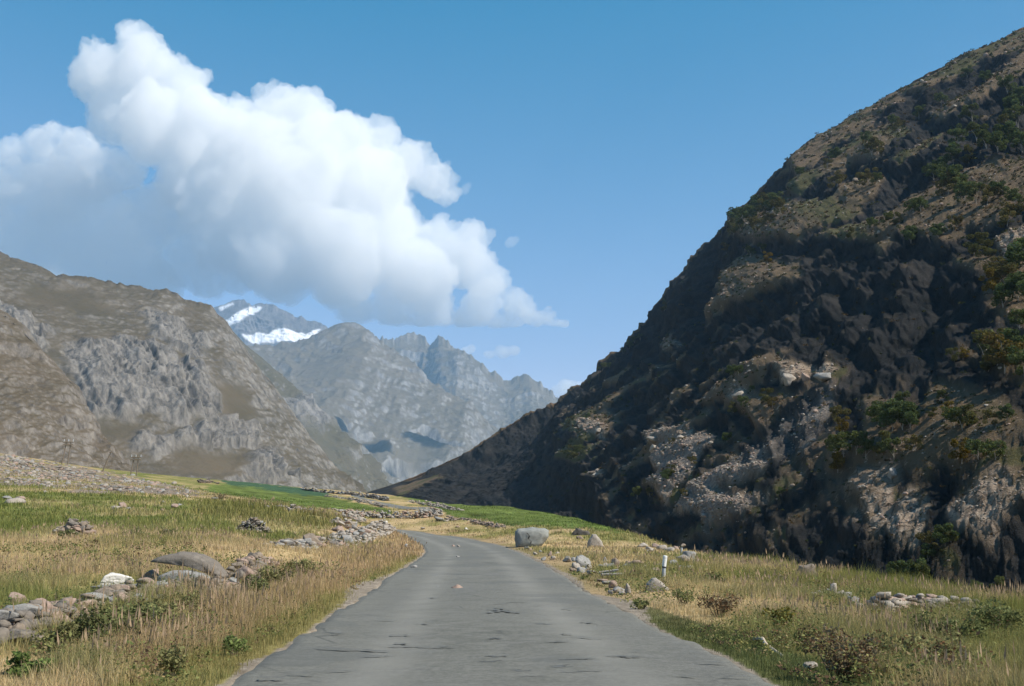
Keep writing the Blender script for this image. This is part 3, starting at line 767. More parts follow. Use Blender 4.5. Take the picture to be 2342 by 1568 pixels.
def zone(X, Y, Z):
    px, py = proj(np.stack([X, Y, Z], -1))
    near = Y > 6
    w = np.clip(Y, 8, 300)
    n1 = fbm(np.stack([X / 1.1, Y / 1.6, 0 * X], -1), 3, seed=301); n2 = fbm(np.stack([X / 5., Y / 8., 0 * X + 3], -1), 4, seed=311); n3 = fbm(np.stack([X / .35, Y / .35, 0 * X + 5], -1), 2, seed=321)
    jx, jy = n2 * 14, n1 * 3 + n2 * 3
    P = lambda L: near & np.any([inpoly(px + jx, py + jy, q) for q in L], 0)
    ins, dl, dr = road_info(X, Y)
    dry = np.array([.50, .395, .22]); dry2 = np.array([.39, .295, .185]); grn = np.array([.135, .17, .05]); olive = np.array([.26, .245, .095])
    k = sstep(-.35, .45, n2)[:, None]
    c = dry * (1 - k) + olive * k
    k = sstep(.1, .7, n1)[:, None]; c = c * (1 - k * .6) + dry2 * k * .6
    h = .27 + .16 * n1 + .08 * n2; dens = np.ones(len(X)) * .9
    lf = (X < 0)
    # foreground left: green herbs at the bottom corner, tawny plumes beside the road
    bl = near & lf & (Y < 26)
    k = (sstep(-.35, .45, n2 + .5 * n1 + .3 * sstep(15, 11, Y)) * bl)[:, None]; c = c * (1 - k * .75) + (grn * .6 + olive * .5) * k * .75
    plume = near & lf & (Y > 12) & (dl < 3.2) & ~ins
    k = (sstep(3.4, 1.2, dl) * plume)[:, None]; c = c * (1 - k * .8) + np.array([.41, .30, .175]) * k * .8; h = np.where(plume, h + .10, h)
    rt = near & ~lf & (Y > 12)
    k = (sstep(-.45, .4, n2 + .6 * n1) * rt)[:, None]; c = c * (1 - k * .65) + (olive * .75 + grn * .3) * k * .65
    m = P(G_GREENR); kk = (.25 + .6 * sstep(-.3, .3, n2 + .5 * n1))[m][:, None]; c[m] = c[m] * (1 - kk) + np.array([.22, .22, .065]) * kk; h[m] = .5 + .2 * n1[m]
    m = P(G_LUSH); kk = (.45 + .45 * sstep(-.5, .1, n2 + .4 * n1))[m][:, None]; c[m] = c[m] * (1 - kk) + (grn * (1 - sstep(-.3, .5, n1)[m][:, None]) + np.array([.20, .22, .065]) * sstep(-.3, .5, n1)[m][:, None]) * kk; h[m] = .34 + .16 * n1[m]
    m = P(G_TALL); c[m] = c[m] * .3 + np.array([.20, .19, .065]) * .7; h[m] = .75 + .25 * n1[m]
    m = P(G_CROP); c[m] = np.array([.125, .172, .048]) * (1 + .22 * n1[m] + .3 * n2[m] + .12 * np.sin(X[m] * 1.1 + Y[m] * .35))[:, None]; h[m] = .22
    m = P(G_BLUE); c[m] = np.array([.06, .12, .07]) * (1 + .2 * n1[m])[:, None]; h[m] = .22
    m = P(G_SCREE); sc = m & (n2 + n1 * .6 < .35); c[sc] = np.array([.24, .21, .17]) * (1 + .25 * n3[sc])[:, None]; dens[sc] = .12; h[sc] = .3
    # verges
    dro = np.where(ins, 0, dr); dlo = np.where(ins, 0, dl)
    vg = ~ins & (dr < .95 + .4 * n2) & (Y < 24); k = .85
    c[vg] = c[vg] * (1 - k) + np.array([.085, .105, .042]) * k * (1 + .3 * n1[vg])[:, None]; h[vg] = .10 + .04 * n1[vg] + .08 * sstep(.5, 1.2, dr[vg])
    vl = ~ins & (dl < .7 + .2 * n1) & (Y < 60); c[vl] = c[vl] * .35 + np.array([.18, .19, .055]) * .65; h[vl] = .14 + .1 * sstep(.2, .7, dl[vl])
    # bare grit along the asphalt
    wl = .02 + .12 * n1 + .6 * np.exp(-((Y - 31) / 5.) ** 2) + .2 * np.exp(-((Y - 60) / 12.) ** 2)
    wr = .02 + .10 * n1 + .7 * np.exp(-((Y - 24.5) / 3.) ** 2) + .25 * sstep(28, 40, Y)
    sand = ~ins & ((dl < wl) | (dr < wr)); sand |= ins
    c[sand] = np.array([.27, .245, .205]) * (1 + .12 * n1[sand] + .12 * n3[sand])[:, None]
    dens[sand] = 0
    gr = ~sand & (dr < wr + 1.2) & (Y > 24); dens[gr] *= .35; h[gr] *= .5; c[gr] = c[gr] * .5 + np.array([.26, .20, .125]) * .5
    dens[dr < .0] = 0
    return c, np.maximum(h, .05), dens

def ground():
    ys = np.concatenate([np.linspace(-28, 7.5, 30), np.geomspace(8, 440, 640), np.geomspace(450, 9000, 40)])
    u = np.linspace(-1, 1, 560); u = .62 * u + .9 * u ** 5
    Yg, U = np.meshgrid(ys, u, indexing='ij')
    Xg = U * (np.maximum(Yg, 0) + 14)
    x, y = Xg.ravel(), Yg.ravel()
    z = gz(x, y)
    c, h, dens = zone(x, y, z)
    ins, dl, dr = road_info(x, y)
    off = np.where(ins, 0, np.minimum(dl, dr))
    rough = sstep(.3, 3, off) * sstep(600, 300, y)
    z = z + rough * (fbm(np.stack([x / 2.2, y / 2.2, 0 * x], -1), 4, seed=401) * .10 + fbm(np.stack([x / 9, y / 9, 0 * x], -1), 3, seed=411) * .16 * sstep(14, 40, y))
    inner = ins & (np.minimum(dl, dr) > .12)
    z = np.where(inner, z - .14, z - .012)
    me = np_mesh('ground', np.stack([x, y, z], -1), grid_faces(len(ys), len(u)))
    attr(me, 'zone', c)
    m = NT('meadow_soil', .95, .05)
    n1 = m.noise(3.0, 8, .7); n2 = m.noise(14., 5, .7)
    k = m.mix(m.ramp(n1, [(.3, 0.), (.7, 1.)]), (.55, .5, .45), (1.15, 1.12, 1.1))
    k2 = m.mix(m.ramp(n2, [(.35, 0.), (.65, 1.)]), (.75, .72, .7), (1.15, 1.15, 1.15))
    col = m.mix(1.0, m.mix(1.0, m.attr('zone', True), k, 'MULTIPLY'), k2, 'MULTIPLY')
    m.color(col).bump(m.mix(.5, n1, n2), .08, .8)
    o = link('ground', me, m.m)
    if me.polygons[5000].normal.z < 0: me.flip_normals()
    return tag(o, kind='structure')
GROUND = ground()

def asphalt_mat():
    m = NT('worn_asphalt', .85, .25)
    P = m.pos()
    big = m.noise(.35, 5, .6); mid = m.noise(2.2, 6, .65); fine = m.noise(60., 3, .8)
    c = m.mix(m.ramp(big, [(.3, 0.), (.7, 1.)]), (.132, .132, .114), (.172, .170, .149))
    c = m.mix(m.ramp(mid, [(.42, 0.), (.62, 1.)]), m.mix(1.0, c, (.9, .9, .9), 'MULTIPLY'), (.158, .156, .138))
    cross = m.noise(1.0, 4, .6, m.scaled(P, (.55, 6.0, 1)))
    c = m.mix(m.math('MULTIPLY', m.ramp(cross, [(.58, 0.), (.72, 1.)]), .38), c, (.08, .081, .076))
    pale = m.noise(1.0, 3, .6, m.scaled(P, (.8, 9.0, 2)))
    c = m.mix(m.math('MULTIPLY', m.ramp(pale, [(.64, 0.), (.75, 1.)]), .35), c, (.30, .29, .27))
    c = m.mix(m.math('MULTIPLY', m.ramp(m.noise(1.0, 4, .6, m.scaled(P, (.9, .12, 1))), [(.50, 0.), (.68, 1.)]), .35), c, (.12, .12, .12))
    grit = m.noise(14., 4, .75)
    c = m.mix(m.ramp(grit, [(.35, 0.), (.65, 1.)]), m.mix(1.0, c, (.76, .76, .76), 'MULTIPLY'), m.mix(1.0, c, (1.18, 1.18, 1.17), 'MULTIPLY'))
    c = m.mix(m.ramp(fine, [(.35, 0.), (.65, 1.)]), m.mix(1.0, c, (.82, .82, .82), 'MULTIPLY'), m.mix(1.0, c, (1.14, 1.14, 1.13), 'MULTIPLY'))
    vd, _ = m.voro(.55, 'DISTANCE_TO_EDGE', m.mix(.12, P, m.n.new('ShaderNodeTexNoise').outputs['Color'], 'ADD'))
    c = m.mix(m.math('MULTIPLY', m.ramp(vd, [(.004, 1.), (.016, 0.)]), m.ramp(m.noise(.5, 4, .6), [(.5, 0.), (.62, .65)])), c, (.055, .056, .053))
    tr = m.attr('track')
    c = m.mix(m.math('MULTIPLY', tr, m.ramp(m.noise(.8, 4, .6), [(.3, .3), (.7, .9)])), c, (.205, .20, .176))
    c = m.mix(m.math('MULTIPLY', m.ramp(m.noise(.28, 3, .5), [(.57, 0.), (.6, .5)]), 1.0), c, (.105, .108, .10))
    c = m.mix(m.math('MULTIPLY', m.attr('rim'), m.ramp(m.noise(4., 5, .7), [(.3, .3), (.6, 1.)])), c, (.25, .235, .20))
    m.color(c).bump(fine, .012, .7)
    return m.m
MROAD = asphalt_mat()

def ribbon(name, A, B, n, k, zoff, skirt=.12):
    def res(p, m):
        s = np.concatenate([[0], np.cumsum(np.hypot(*np.diff(p, axis=0).T))]); t = np.linspace(0, 1, m) ** 1.0 * s[-1]
        return np.stack([np.interp(t, s, p[:, 0]), np.interp(t, s, p[:, 1])], -1)
    a, b = res(A, n), res(B, n)
    v = np.linspace(0, 1, k)[None, :, None]
    P = a[:, None] * (1 - v) + b[:, None] * v
    wob = fbm(np.stack([P[..., 0] * 1.6, P[..., 1] * 1.6, 0 * P[..., 0]], -1), 4, seed=501) * .10
    d = (b - a) / np.linalg.norm(b - a, axis=1, keepdims=True)
    e = np.zeros(k); e[:2] = 1; e[-2:] = -1
    P = P - d[:, None] * (wob * np.abs(e)[None])[..., None]
    z = gz(P[..., 0], P[..., 1]) + zoff + .04 * np.sin(np.pi * v[..., 0]) 
    z = z + fbm(np.stack([P[..., 0] / 3, P[..., 1] / 3, 0 * z], -1), 2, seed=511) * .012
    z[:, 0] -= skirt; z[:, -1] -= skirt
    P3 = np.concatenate([P, z[..., None]], -1)
    me = np_mesh(name, P3.reshape(-1, 3), grid_faces(n, k))
    if me.polygons[k * 3 + 5].normal.z < 0: me.flip_normals()
    w = np.linalg.norm(b - a, axis=1)[:, None]
    dist = np.minimum(v[..., 0], 1 - v[..., 0]) * w
    attr(me, 'track', (np.exp(-((v[..., 0] - .27) / .07) ** 2) + np.exp(-((v[..., 0] - .73) / .07) ** 2) + 0 * w).ravel())
    attr(me, 'rim', sstep(.11, .02, dist).ravel())
    return me
road = tag(link('road', ribbon('road', LR, RR, 420, 40, .03), MROAD), kind='structure')
fl = un(*np.array([(1010,1169,190),(985,1164,200),(950,1157,214),(905,1148,240),(860,1139,275),(820,1132.5,310),(790,1128,345)], float).T)[:, :2]
fr = un(*np.array([(1005,1173.5,178),(960,1168,188),(925,1161,203),(880,1151,232),(845,1141.5,268),(808,1134.5,304),(780,1129,340)], float).T)[:, :2]
far_road = tag(link('road', ribbon('road', chaikin(fl), chaikin(fr), 120, 8, .1), MROAD), kind='structure')

# dark tar streaks and worn patches lying on the asphalt
def streaks():
    m = NT('tar', .7, .3); m.color(m.mix(m.ramp(m.noise(9., 5, .7), [(.35, 0.), (.65, 1.)]), (.075, .075, .069), (.125, .125, .113)))
    V, Fc, nn = [], [], 0
    S = [(1020,1407,1185,1400,.05),(1115,1402,1160,1408,.08),(1105,1413,1150,1408,.06),(1140,1407,1192,1414,.05),(1130,1398,1165,1405,.04),(1120,1470,1150,1471,.09),(890,1460,945,1462,.04),(900,1478,935,1480,.05),(720,1489,895,1496,.045),
         (1000,1486,1032,1486,.04),(1250,1480,1300,1480,.04),(1280,1463,1310,1464,.04),(1225,1437,1255,1441,.07),(1110,1510,1160,1512,.05),(975,1370,1005,1372,.04),(1105,1354,1150,1356,.06),(1010,1330,1060,1331,.05),(1020,1316,1080,1318,.05),
         (1100,1290,1140,1292,.08),(740,1450,790,1452,.04),(1330,1435,1365,1438,.06),(1400,1515,1470,1518,.04),(950,1435,985,1437,.04),(860,1425,905,1427,.03),(1040,1285,1075,1286,.06),(1290,1400,1310,1403,.05),(590,1560,650,1563,.05),(1170,1545,1215,1549,.06),(1270,1535,1300,1540,.1)]
    rs = random.Random(5)
    for _ in range(34):
        y = 1255 + 313 * rs.random() ** .8; d0 = road_dep(y)
        xl = np.interp(-y, [-q[1] for q in LE[:11]], [q[0] for q in LE[:11]]); xr = np.interp(-y, [-q[1] for q in RE[:12]], [q[0] for q in RE[:12]])
        x = xl + (xr - xl) * rs.uniform(.08, .92); L = rs.uniform(.12, .55) * F / d0
        S.append((x, y, min(x + L, xr - 10), y + rs.uniform(-.05, .06) * L, rs.uniform(.012, .035)))
    for (x1, y1, x2, y2, w) in S[1:]:
        a = un(x1, y1, road_dep(y1)); b = un(x2, y2, road_dep(y2))
        k = 26; t = np.linspace(0, 1, k)
        c = a[None, :2] * (1 - t[:, None]) + b[None, :2] * t[:, None]
        d = (b - a)[:2]; d /= np.linalg.norm(d); q = np.array([-d[1], d[0]])
        c = c + q * (fbm(np.stack([t * 5 + x1, 0 * t, 0 * t], -1), 3, seed=601) * w * 1.2)[:, None]
        ww = w * np.sin(np.pi * np.clip(t, .02, .98)) ** .5 * (.6 + .7 * np.abs(fbm(np.stack([t * 9 + y1, 0 * t, 0 * t], -1), 3, seed=611)))
        p = np.concatenate([c + q * ww[:, None], c - q * ww[:, None]])
        z = gz(p[:, 0], p[:, 1]) + .078
        V.append(np.concatenate([p, z[:, None]], 1))
        i = np.arange(k - 1); Fc.append(np.stack([i, i + 1, i + 1 + k, i + k], 1) + nn); nn += 2 * k
    me = np_mesh('tar_streak', np.concatenate(V), np.concatenate(Fc))
    o = link('tar_streak', me, m.m, parent=road)
    return o
streaks()
# ---------------------------------------------------------------- stones
def stone_mat(name, a, b, c, spec=.15):
    m = NT(name, .9, spec)
    tc = m.n.new('ShaderNodeTexCoord').outputs['Object']
    n1 = m.noise(2.2, 6, .65); n2 = m.noise(14., 6, .75); n3 = m.noise(5., 4, .6)
    k = m.mix(m.ramp(n1, [(.3, 0.), (.7, 1.)]), a, b)
    k = m.mix(m.ramp(n2, [(.4, 0.), (.68, 1.)]), k, c)
    k = m.mix(m.math('MULTIPLY', m.ramp(n3, [(.6, 0.), (.7, 1.)]), .4), k, (.10, .095, .085))
    m.color(k).bump(m.mix(.4, n1, n2), .05, .9)
    return m.m
STONE = dict(grey=stone_mat('grey_stone', (.24, .235, .22), (.33, .32, .30), (.17, .165, .155)), pale=stone_mat('pale_stone', (.30, .265, .225), (.40, .36, .31), (.21, .185, .155)),
             brown=stone_mat('brown_stone', (.21, .165, .125), (.29, .24, .19), (.14, .115, .09)), pink=stone_mat('pinkish_stone', (.30, .215, .17), (.37, .28, .23), (.20, .15, .12)),
             dark=stone_mat('dark_stone', (.09, .08, .07), (.14, .125, .11), (.06, .055, .05)), white=stone_mat('white_stone', (.58, .56, .52), (.68, .66, .62), (.46, .44, .40)),
             slab=stone_mat('slab_stone', (.165, .142, .118), (.225, .20, .172), (.125, .11, .093)), crack=stone_mat('cracked_stone', (.23, .24, .225), (.29, .295, .275), (.19, .195, .18)))

def rock_shape(seed, sub=3, planes=11, rough=.05, sq=.45):
    """an angular stone of about unit half-size"""
    rg = np.random.default_rng(seed)
    v, f = ico(sub) if sub > 3 else {1: ICO1, 2: ICO2, 3: ICO3}[sub]
    n = rg.normal(size=(planes, 3)); n /= np.linalg.norm(n, axis=1, keepdims=True)
    n = np.concatenate([n, -n[:3] + rg.normal(size=(3, 3)) * .4, [[0, 0, -1.]]]); n /= np.linalg.norm(n, axis=1, keepdims=True); h = np.concatenate([rg.uniform(.42, .95, planes), rg.uniform(.42, .8, 3), [.6]])
    dn = v @ n.T
    r = np.min(np.where(dn > .05, h[None] / np.maximum(dn, .05), 9), 1)
    r = np.minimum(r, 1.25)
    p = v * r[:, None]
    p = p * (1 + rough * fbm(p * 2.6 + seed, 4, seed=seed, gain=.6))[:, None]
    return p, f
PROTO = []
for k in range(12):
    p, f = rock_shape(900 + k, 2 if k < 6 else 4, 6 + k % 3, .03)
    PROTO.append((p, f))
PROTO_ME = {}
def proto_mesh(k, mat):
    key = (k, mat)
    if key not in PROTO_ME:
        me = np_mesh('stone', *PROTO[k], smooth=False); me.materials.append(STONE[mat]); PROTO_ME[key] = me
    return PROTO_ME[key]

def rest(px, py):
    """the ground point, its metres per pixel of the photograph"""
    g = hit(px, py)
    return g, g[1] / F

ROCKS = []
def boulder(px, py, w, h, mat, label, name='boulder', cat='boulder', seed=None, deep=1.0, rot=None, sub=5, planes=8, rough=.045, sink=.12, tilt=0, group=None, smooth=False):
    """px, py: middle of its foot; w, h: its size in the photograph"""
    g, k = rest(px, py)
    s = seed if seed is not None else int(px * 7 + py)
    p, f = rock_shape(s, sub, planes, rough)
    lo, hi = p.min(0), p.max(0)
    p = (p - (lo + hi) / 2) / (hi - lo) * 2
    W, H = w * k, h * k
    ROCKS.append((g[0], g[1] + W * .25 * deep, W))
    a = tilt; c_, s_ = math.cos(a), math.sin(a)
    p = np.stack([p[:, 0] * c_ - p[:, 2] * s_, p[:, 1], p[:, 0] * s_ + p[:, 2] * c_], -1)
    p = p * np.array([W / 2, W / 2 * deep, H / 2 * (1 + sink)]) + np.array([0, 0, H / 2 * (1 - sink)])
    me = np_mesh(name, p, f, smooth=smooth)
    o = link(name, me, STONE[mat], loc=(g[0], g[1] + W * .25 * deep, g[2]))
    if rot is not None: o.rotation_euler.z = rot
    return tag(o, label, cat, group)

def block(px, py, pts, deep, mat, label, seed, name='boulder', cat='boulder'):
    """a boulder whose side towards the road has the outline pts (photograph pixels, x right, z up from its foot)"""
    g, k = rest(px, py)
    v, f = ico(5)
    q = np.array(pts, float); c = q.mean(0)
    th = np.linspace(-np.pi, np.pi, 361); R_ = np.zeros(361)
    for i, t in enumerate(th):
        d = np.array([math.cos(t), math.sin(t)]); best = 1e9
        for a, b in zip(q, np.roll(q, -1, 0)):
            e = b - a; den = d[0] * e[1] - d[1] * e[0]
            if abs(den) < 1e-9: continue
            w = a - c
            r = (w[0] * e[1] - w[1] * e[0]) / den; s_ = (w[0] * d[1] - w[1] * d[0]) / den
            if r > 0 and -1e-6 <= s_ <= 1 + 1e-6: best = min(best, r)
        R_[i] = best
    t = np.arctan2(v[:, 2], v[:, 0]); cph = np.sqrt(v[:, 0] ** 2 + v[:, 2] ** 2)
    r = np.interp(t, th, R_) * np.minimum(1, cph ** .45 * 1.02)
    y = np.sign(v[:, 1]) * np.abs(v[:, 1]) ** .6 * deep
    p = np.stack([c[0] + r * np.cos(t), y, c[1] + r * np.sin(t)], -1)
    nz = fbm(p / deep * 1.6 + seed, 5, seed=seed, gain=.55)
    p = p + v * (nz * deep * .06)[:, None]
    W = np.ptp(q[:, 0]) * k; ROCKS.append((g[0], g[1] + deep * k, W))
    me = np_mesh(name, p * k, f, smooth=False)
    return tag(link(name, me, STONE[mat], loc=(g[0], g[1] + deep * k * .8, g[2])), label, cat)
B = boulder
block(1218,1251,[(-37,-4),(-39,20),(-38,34),(-31,40),(0,42),(28,41),(37,36),(36,24),(24,6),(14,-4)],30,'crack','big smooth grey boulder with a zigzag crack beside the road bend',31)
block(1362,1250,[(-19,-3),(-15,14),(-6,27),(2,27),(14,13),(20,-3)],14,'pale','pale pointed boulder in dry grass behind the cracked grey one',33)
block(1328,1226,[(-22,-2),(-18,8),(-8,18),(0,16),(8,12),(18,12),(23,4),(22,-2)],12,'dark','dark brown low boulder at the far edge of the roadside meadow',34)
B(1326,1233,16,8,'pink','small pinkish stone just below the dark brown boulder', 'stone', 'stone', seed=36, sub=3)
block(1507,1357,[(-28,-3),(-26,18),(-12,32),(-4,33),(10,22),(26,8),(33,-3)],20,'pale','pale wedge shaped boulder at the foot of the white marker post',41)
block(1848,1324,[(-22,-3),(-20,14),(-14,28),(0,30),(14,33),(19,28),(20,-3)],18,'brown','upright brown block of rock standing alone in the meadow under the cliff',44)
B(1866,1328,26,10,'grey','low grey stones lying against the upright brown block','stone','stone', seed=45, sub=3)
B(1855,1530,36,16,'pale','rounded pale stone in the green verge at the lower edge of the picture','stone','stone', seed=46, planes=18)
B(1748,1408,22,12,'pale','small pale stone half sunk behind the yellow leaved plant','stone','stone', seed=47, sub=3)
# left foreground
B(258,1341,78,30,'white','bright white rock with a flat top among brown boulders','rock','rock', seed=51, planes=9)
B(258,1352,104,15,'grey','thin grey slab lying under the white rock','rock slab'.replace(' ','_'),'rock', seed=52, planes=7)
B(250,1388,104,44,'brown','broad brown boulder with a flat top below the white rock', seed=53, planes=9)
B(340,1326,44,24,'pink','pinkish rock just to the right of the white rock','rock','rock', seed=54)
B(325,1352,64,22,'grey','grey rock wedged between the white rock and the tilted slab','rock','rock', seed=55)
B(402,1352,64,26,'brown','brown rock under the front of the tilted slab','rock','rock', seed=56)
B(455,1352,66,30,'brown','lumpy brown rock below the middle of the tilted slab','rock','rock', seed=57, planes=16)
B(508,1350,54,24,'pink','reddish brown rock at the lower end of the tilted slab','rock','rock', seed=58)
block(424,1336,[(-62,-3),(-64,18),(-36,29),(0,30),(34,22),(58,8),(66,-3)],26,'grey','grey rock block that carries the tilted slab',59,'rock','rock')
B(572,1294,44,30,'brown','brown rock between the tilted slab and the tumbled wall','rock','rock', seed=60)
B(558,1326,44,32,'pink','pale pinkish rock just in front of a brown one in the tawny grass','rock','rock', seed=61)
B(34,1390,44,34,'pink','rounded pinkish rock on top of the grey slabs at the picture corner','rock','rock', seed=62, planes=18)
B(42,1442,130,52,'grey','wide grey slab of rock at the very edge of the picture','rock','rock', seed=63, planes=8)
B(118,1440,90,46,'grey','grey angular slab with a dark overhang beside the wide one','rock','rock', seed=64, planes=8)
B(140,1412,50,38,'brown','upright brownish stone leaning behind the grey slabs','rock','rock', seed=65)
B(175,1412,70,16,'pink','flat reddish rock at the end of the grey slabs','rock','rock', seed=67)
B(92,1480,66,30,'brown','brown rock half buried under the grey slabs','rock','rock', seed=68, planes=16)
B(30,1475,80,34,'slab','dull brown boulder low at the picture edge below the grey slabs', seed=69, planes=14)
B(30,1458,40,22,'pale','small pale stone squeezed under the wide grey slab','stone','stone', seed=70, sub=3)
B(180,1392,30,12,'pale','small pale stone between the brown boulder and the grey slabs','stone','stone', seed=71, sub=3)

def arched_slab():
    o = block(424,1333,[(-90,42),(-84,49),(-60,59),(-20,67),(25,63),(60,45),(86,12),(82,5),(50,20),(10,36),(-40,41)],36,'slab','largest boulder, a broad flat slab tilted over a dark hollow',72)
arched_slab()

def crack_on():
    """the crack of the grey boulder by the bend: a thin dark strip laid over its face"""
    o = [x for x in COL.objects if x.get('label', '').startswith('big smooth grey boulder')][0]
    me = o.data; nv = len(me.vertices)
    co = np.empty(nv * 3, np.float32); me.vertices.foreach_get('co', co); co = co.reshape(-1, 3)
    k = (o.location[1] - 30 * rest(1218, 1251)[1] * .8) / F
    line = [(1205,1219),(1211,1226),(1208,1232),(1215,1238),(1213,1243),(1226,1246)]
    wp = [( (x - 1218) * k, (1251 - y) * k) for x, y in line]
    V, Fc = [], []
    pts = []
    for (x1, z1), (x2, z2) in zip(wp[:-1], wp[1:]):
        for t in np.linspace(0, 1, 8, endpoint=False): pts.append((x1 + (x2 - x1) * t, z1 + (z2 - z1) * t))
    front = co[co[:, 1] < np.median(co[:, 1])]
    for i, (x, z) in enumerate(pts):
        d = (front[:, 0] - x) ** 2 + (front[:, 2] - z) ** 2
        y = front[np.argsort(d)[:6], 1].min() - .045
        w = .045 * (1 - .5 * i / len(pts)) * (1 + .4 * math.sin(i * 1.7))
        V += [(x - w, y, z + w * .4), (x + w, y, z - w * .4)]
        if i: Fc.append((2 * i - 2, 2 * i - 1, 2 * i + 1, 2 * i))
    m2 = np_mesh('crack', np.array(V), np.array(Fc), smooth=False)
    mt = NT('crack_shade', 1, 0); mt.color((.02, .02, .02))
    link('crack', m2, mt.m, parent=o)
crack_on()

# stones on and beside the road
for (x, y, w, h, mt, lb) in [(1046,1351,30,14,'pink','orange brown stone, the largest lying in the middle of the road'), (1005,1346,18,6,'grey','flat grey stone on the asphalt beside the orange brown one'),
        (1048,1276,10,6,'grey','small grey stone alone in the middle of the road'), (1037,1251,9,6,'pink','brown half of a pair of small stones far along the road'), (1048,1252,8,7,'pale','pale half of a pair of small stones far along the road'),
        (879,1202,16,11,'white','white painted stone at the far side of the bend'), (1004,1192,24,11,'grey','grey boulder in the dark verge beyond the bend'), (1020,1194,14,6,'pale','pale flat stone beside the grey boulder beyond the bend'),
        (967,1210,11,5,'pale','small pale stone at the outer edge of the bend'), (1066,1211,9,5,'white','small white stone in brown grass beyond the bend'), (1047,1206,10,5,'pink','pinkish stone in the verge beyond the bend'),
        (928,1252,12,9,'grey','grey stone standing at the inner edge of the bend'), (946,1300,16,8,'grey','half hidden grey stone in the grass of the inner bend')]:
    B(x, y, w, h, mt, lb, 'stone', 'stone', sub=3, sink=.02)
ORD = ['leftmost', 'second', 'third', 'fourth', 'fifth', 'sixth', 'seventh', 'eighth', 'ninth', 'tenth', 'eleventh', 'twelfth', 'thirteenth', 'fourteenth', 'fifteenth', 'sixteenth', 'seventeenth', 'eighteenth', 'nineteenth', 'twentieth',
       'twenty first', 'twenty second', 'twenty third', 'twenty fourth', 'twenty fifth', 'twenty sixth', 'twenty seventh', 'twenty eighth', 'twenty ninth', 'thirtieth', 'thirty first', 'thirty second', 'thirty third', 'thirty fourth', 'thirty fifth', 'thirty sixth', 'thirty seventh', 'thirty eighth', 'thirty ninth', 'fortieth']
def ordinal(i): return 'leftmost' if i == 0 else ORD[i] + ' from the left'
def row_labels(items, fmt, cat, group):
    """items: (px, object); fmt has one {} for the place in the row"""
    for i, (x, o) in enumerate(sorted(items, key=lambda t: t[0])):
        tag(o, fmt.format(ordinal(min(i, len(ORD) - 1))), cat, group)
def loose(lst, fmt, group, mats):
    it = []
    for i, (x, y, w, h) in enumerate(lst):
        o = B(x, y, w, h, mats[i % len(mats)], 'x', 'stone', 'stone', sub=3, sink=.15, seed=1200 + int(x * 3 + y))
        it.append((x, o))
    row_labels(it, fmt, 'stone', group)
loose([(1224,1268,10,6),(1243,1281,13,8),(1258,1272,9,12),(1275,1268,12,7),(1236,1262,8,4),(1213,1258,9,4),(1265,1280,12,9),(1205,1255,12,5)], 'small stone, {} along the verge below the cracked boulder', 'stones below the cracked boulder', ['pale','grey','pink'])
loose([(1298,1284,22,10),(1314,1283,15,9),(1334,1296,36,26),(1318,1300,20,14),(1330,1309,24,12),(1310,1306,16,8),(1345,1304,18,12),(1300,1276,16,5),(1352,1312,20,8),(1338,1284,14,8)], 'stone {} in the pile that holds the biggest grey roadside rock', 'stones in the first roadside pile', ['pale','grey','grey','pale','grey','brown'])
loose([(1372,1297,16,7),(1384,1299,14,12),(1396,1302,18,14),(1408,1296,20,20),(1384,1285,10,12),(1416,1302,14,8),(1432,1300,24,11)], 'stone {} in the middle pile beside the road', 'stones in the middle roadside pile', ['grey','pale','grey','brown'])
loose([(1452,1295,42,14),(1470,1301,18,9),(1436,1290,14,8),(1498,1310,30,12),(1512,1297,24,9)], 'flat reddish stone, {} of those behind the marker post', 'reddish stones behind the marker post', ['pink','pale','pink','brown'])
loose([(1388,1336,22,8),(1402,1344,20,16),(1416,1354,30,13),(1436,1356,14,22),(1396,1358,12,8),(1424,1360,18,8),(1378,1330,26,6)], 'broken stone {} in the pile nearest the road edge', 'stones in the roadside pile nearest the camera', ['pale','pink','grey','pale','grey'])
loose([(1470,1250,26,9),(1488,1258,22,9),(1500,1250,18,8),(1515,1256,26,10),(1532,1262,22,11),(1546,1250,14,7),(1486,1262,18,7)], 'pale stone {} in the pile on the brink of the gorge', 'stones on the brink of the gorge', ['pale','pale','pink'])
loose([(1540,1292,26,12),(1562,1285,30,16),(1578,1282,30,22),(1596,1290,26,14),(1556,1303,24,10),(1578,1305,26,12),(1602,1305,22,9),(1536,1303,16,8),(1614,1298,18,8)], 'grey stone {} in the heap behind the marker post', 'stones in the heap behind the marker post', ['grey','pale','grey','pink'])
loose([(1860,1366,22,12),(1876,1364,20,14),(1893,1362,22,16),(1907,1366,16,32),(1922,1368,24,18),(1938,1374,24,20),(1954,1384,26,20),(1970,1392,20,12),(1886,1356,16,8),(1928,1362,16,8),(1872,1356,12,6)], 'stone {} in the heap with one pointed upright stone', 'stones in the heap with the pointed stone', ['pale','grey','grey','pale'])
loose([(30,1150,40,13),(44,1144,24,10),(14,1141,20,8),(262,1164,22,8),(278,1160,22,12),(292,1166,14,7),(372,1152,12,8),(398,1160,16,9),(410,1157,10,6),(428,1138,12,7),(370,1168,10,5),(492,1142,16,5),(104,1128,10,7)], 'pale stone {} of those strewn over the green meadow', 'stones in the green meadow', ['pale','pink','grey'])

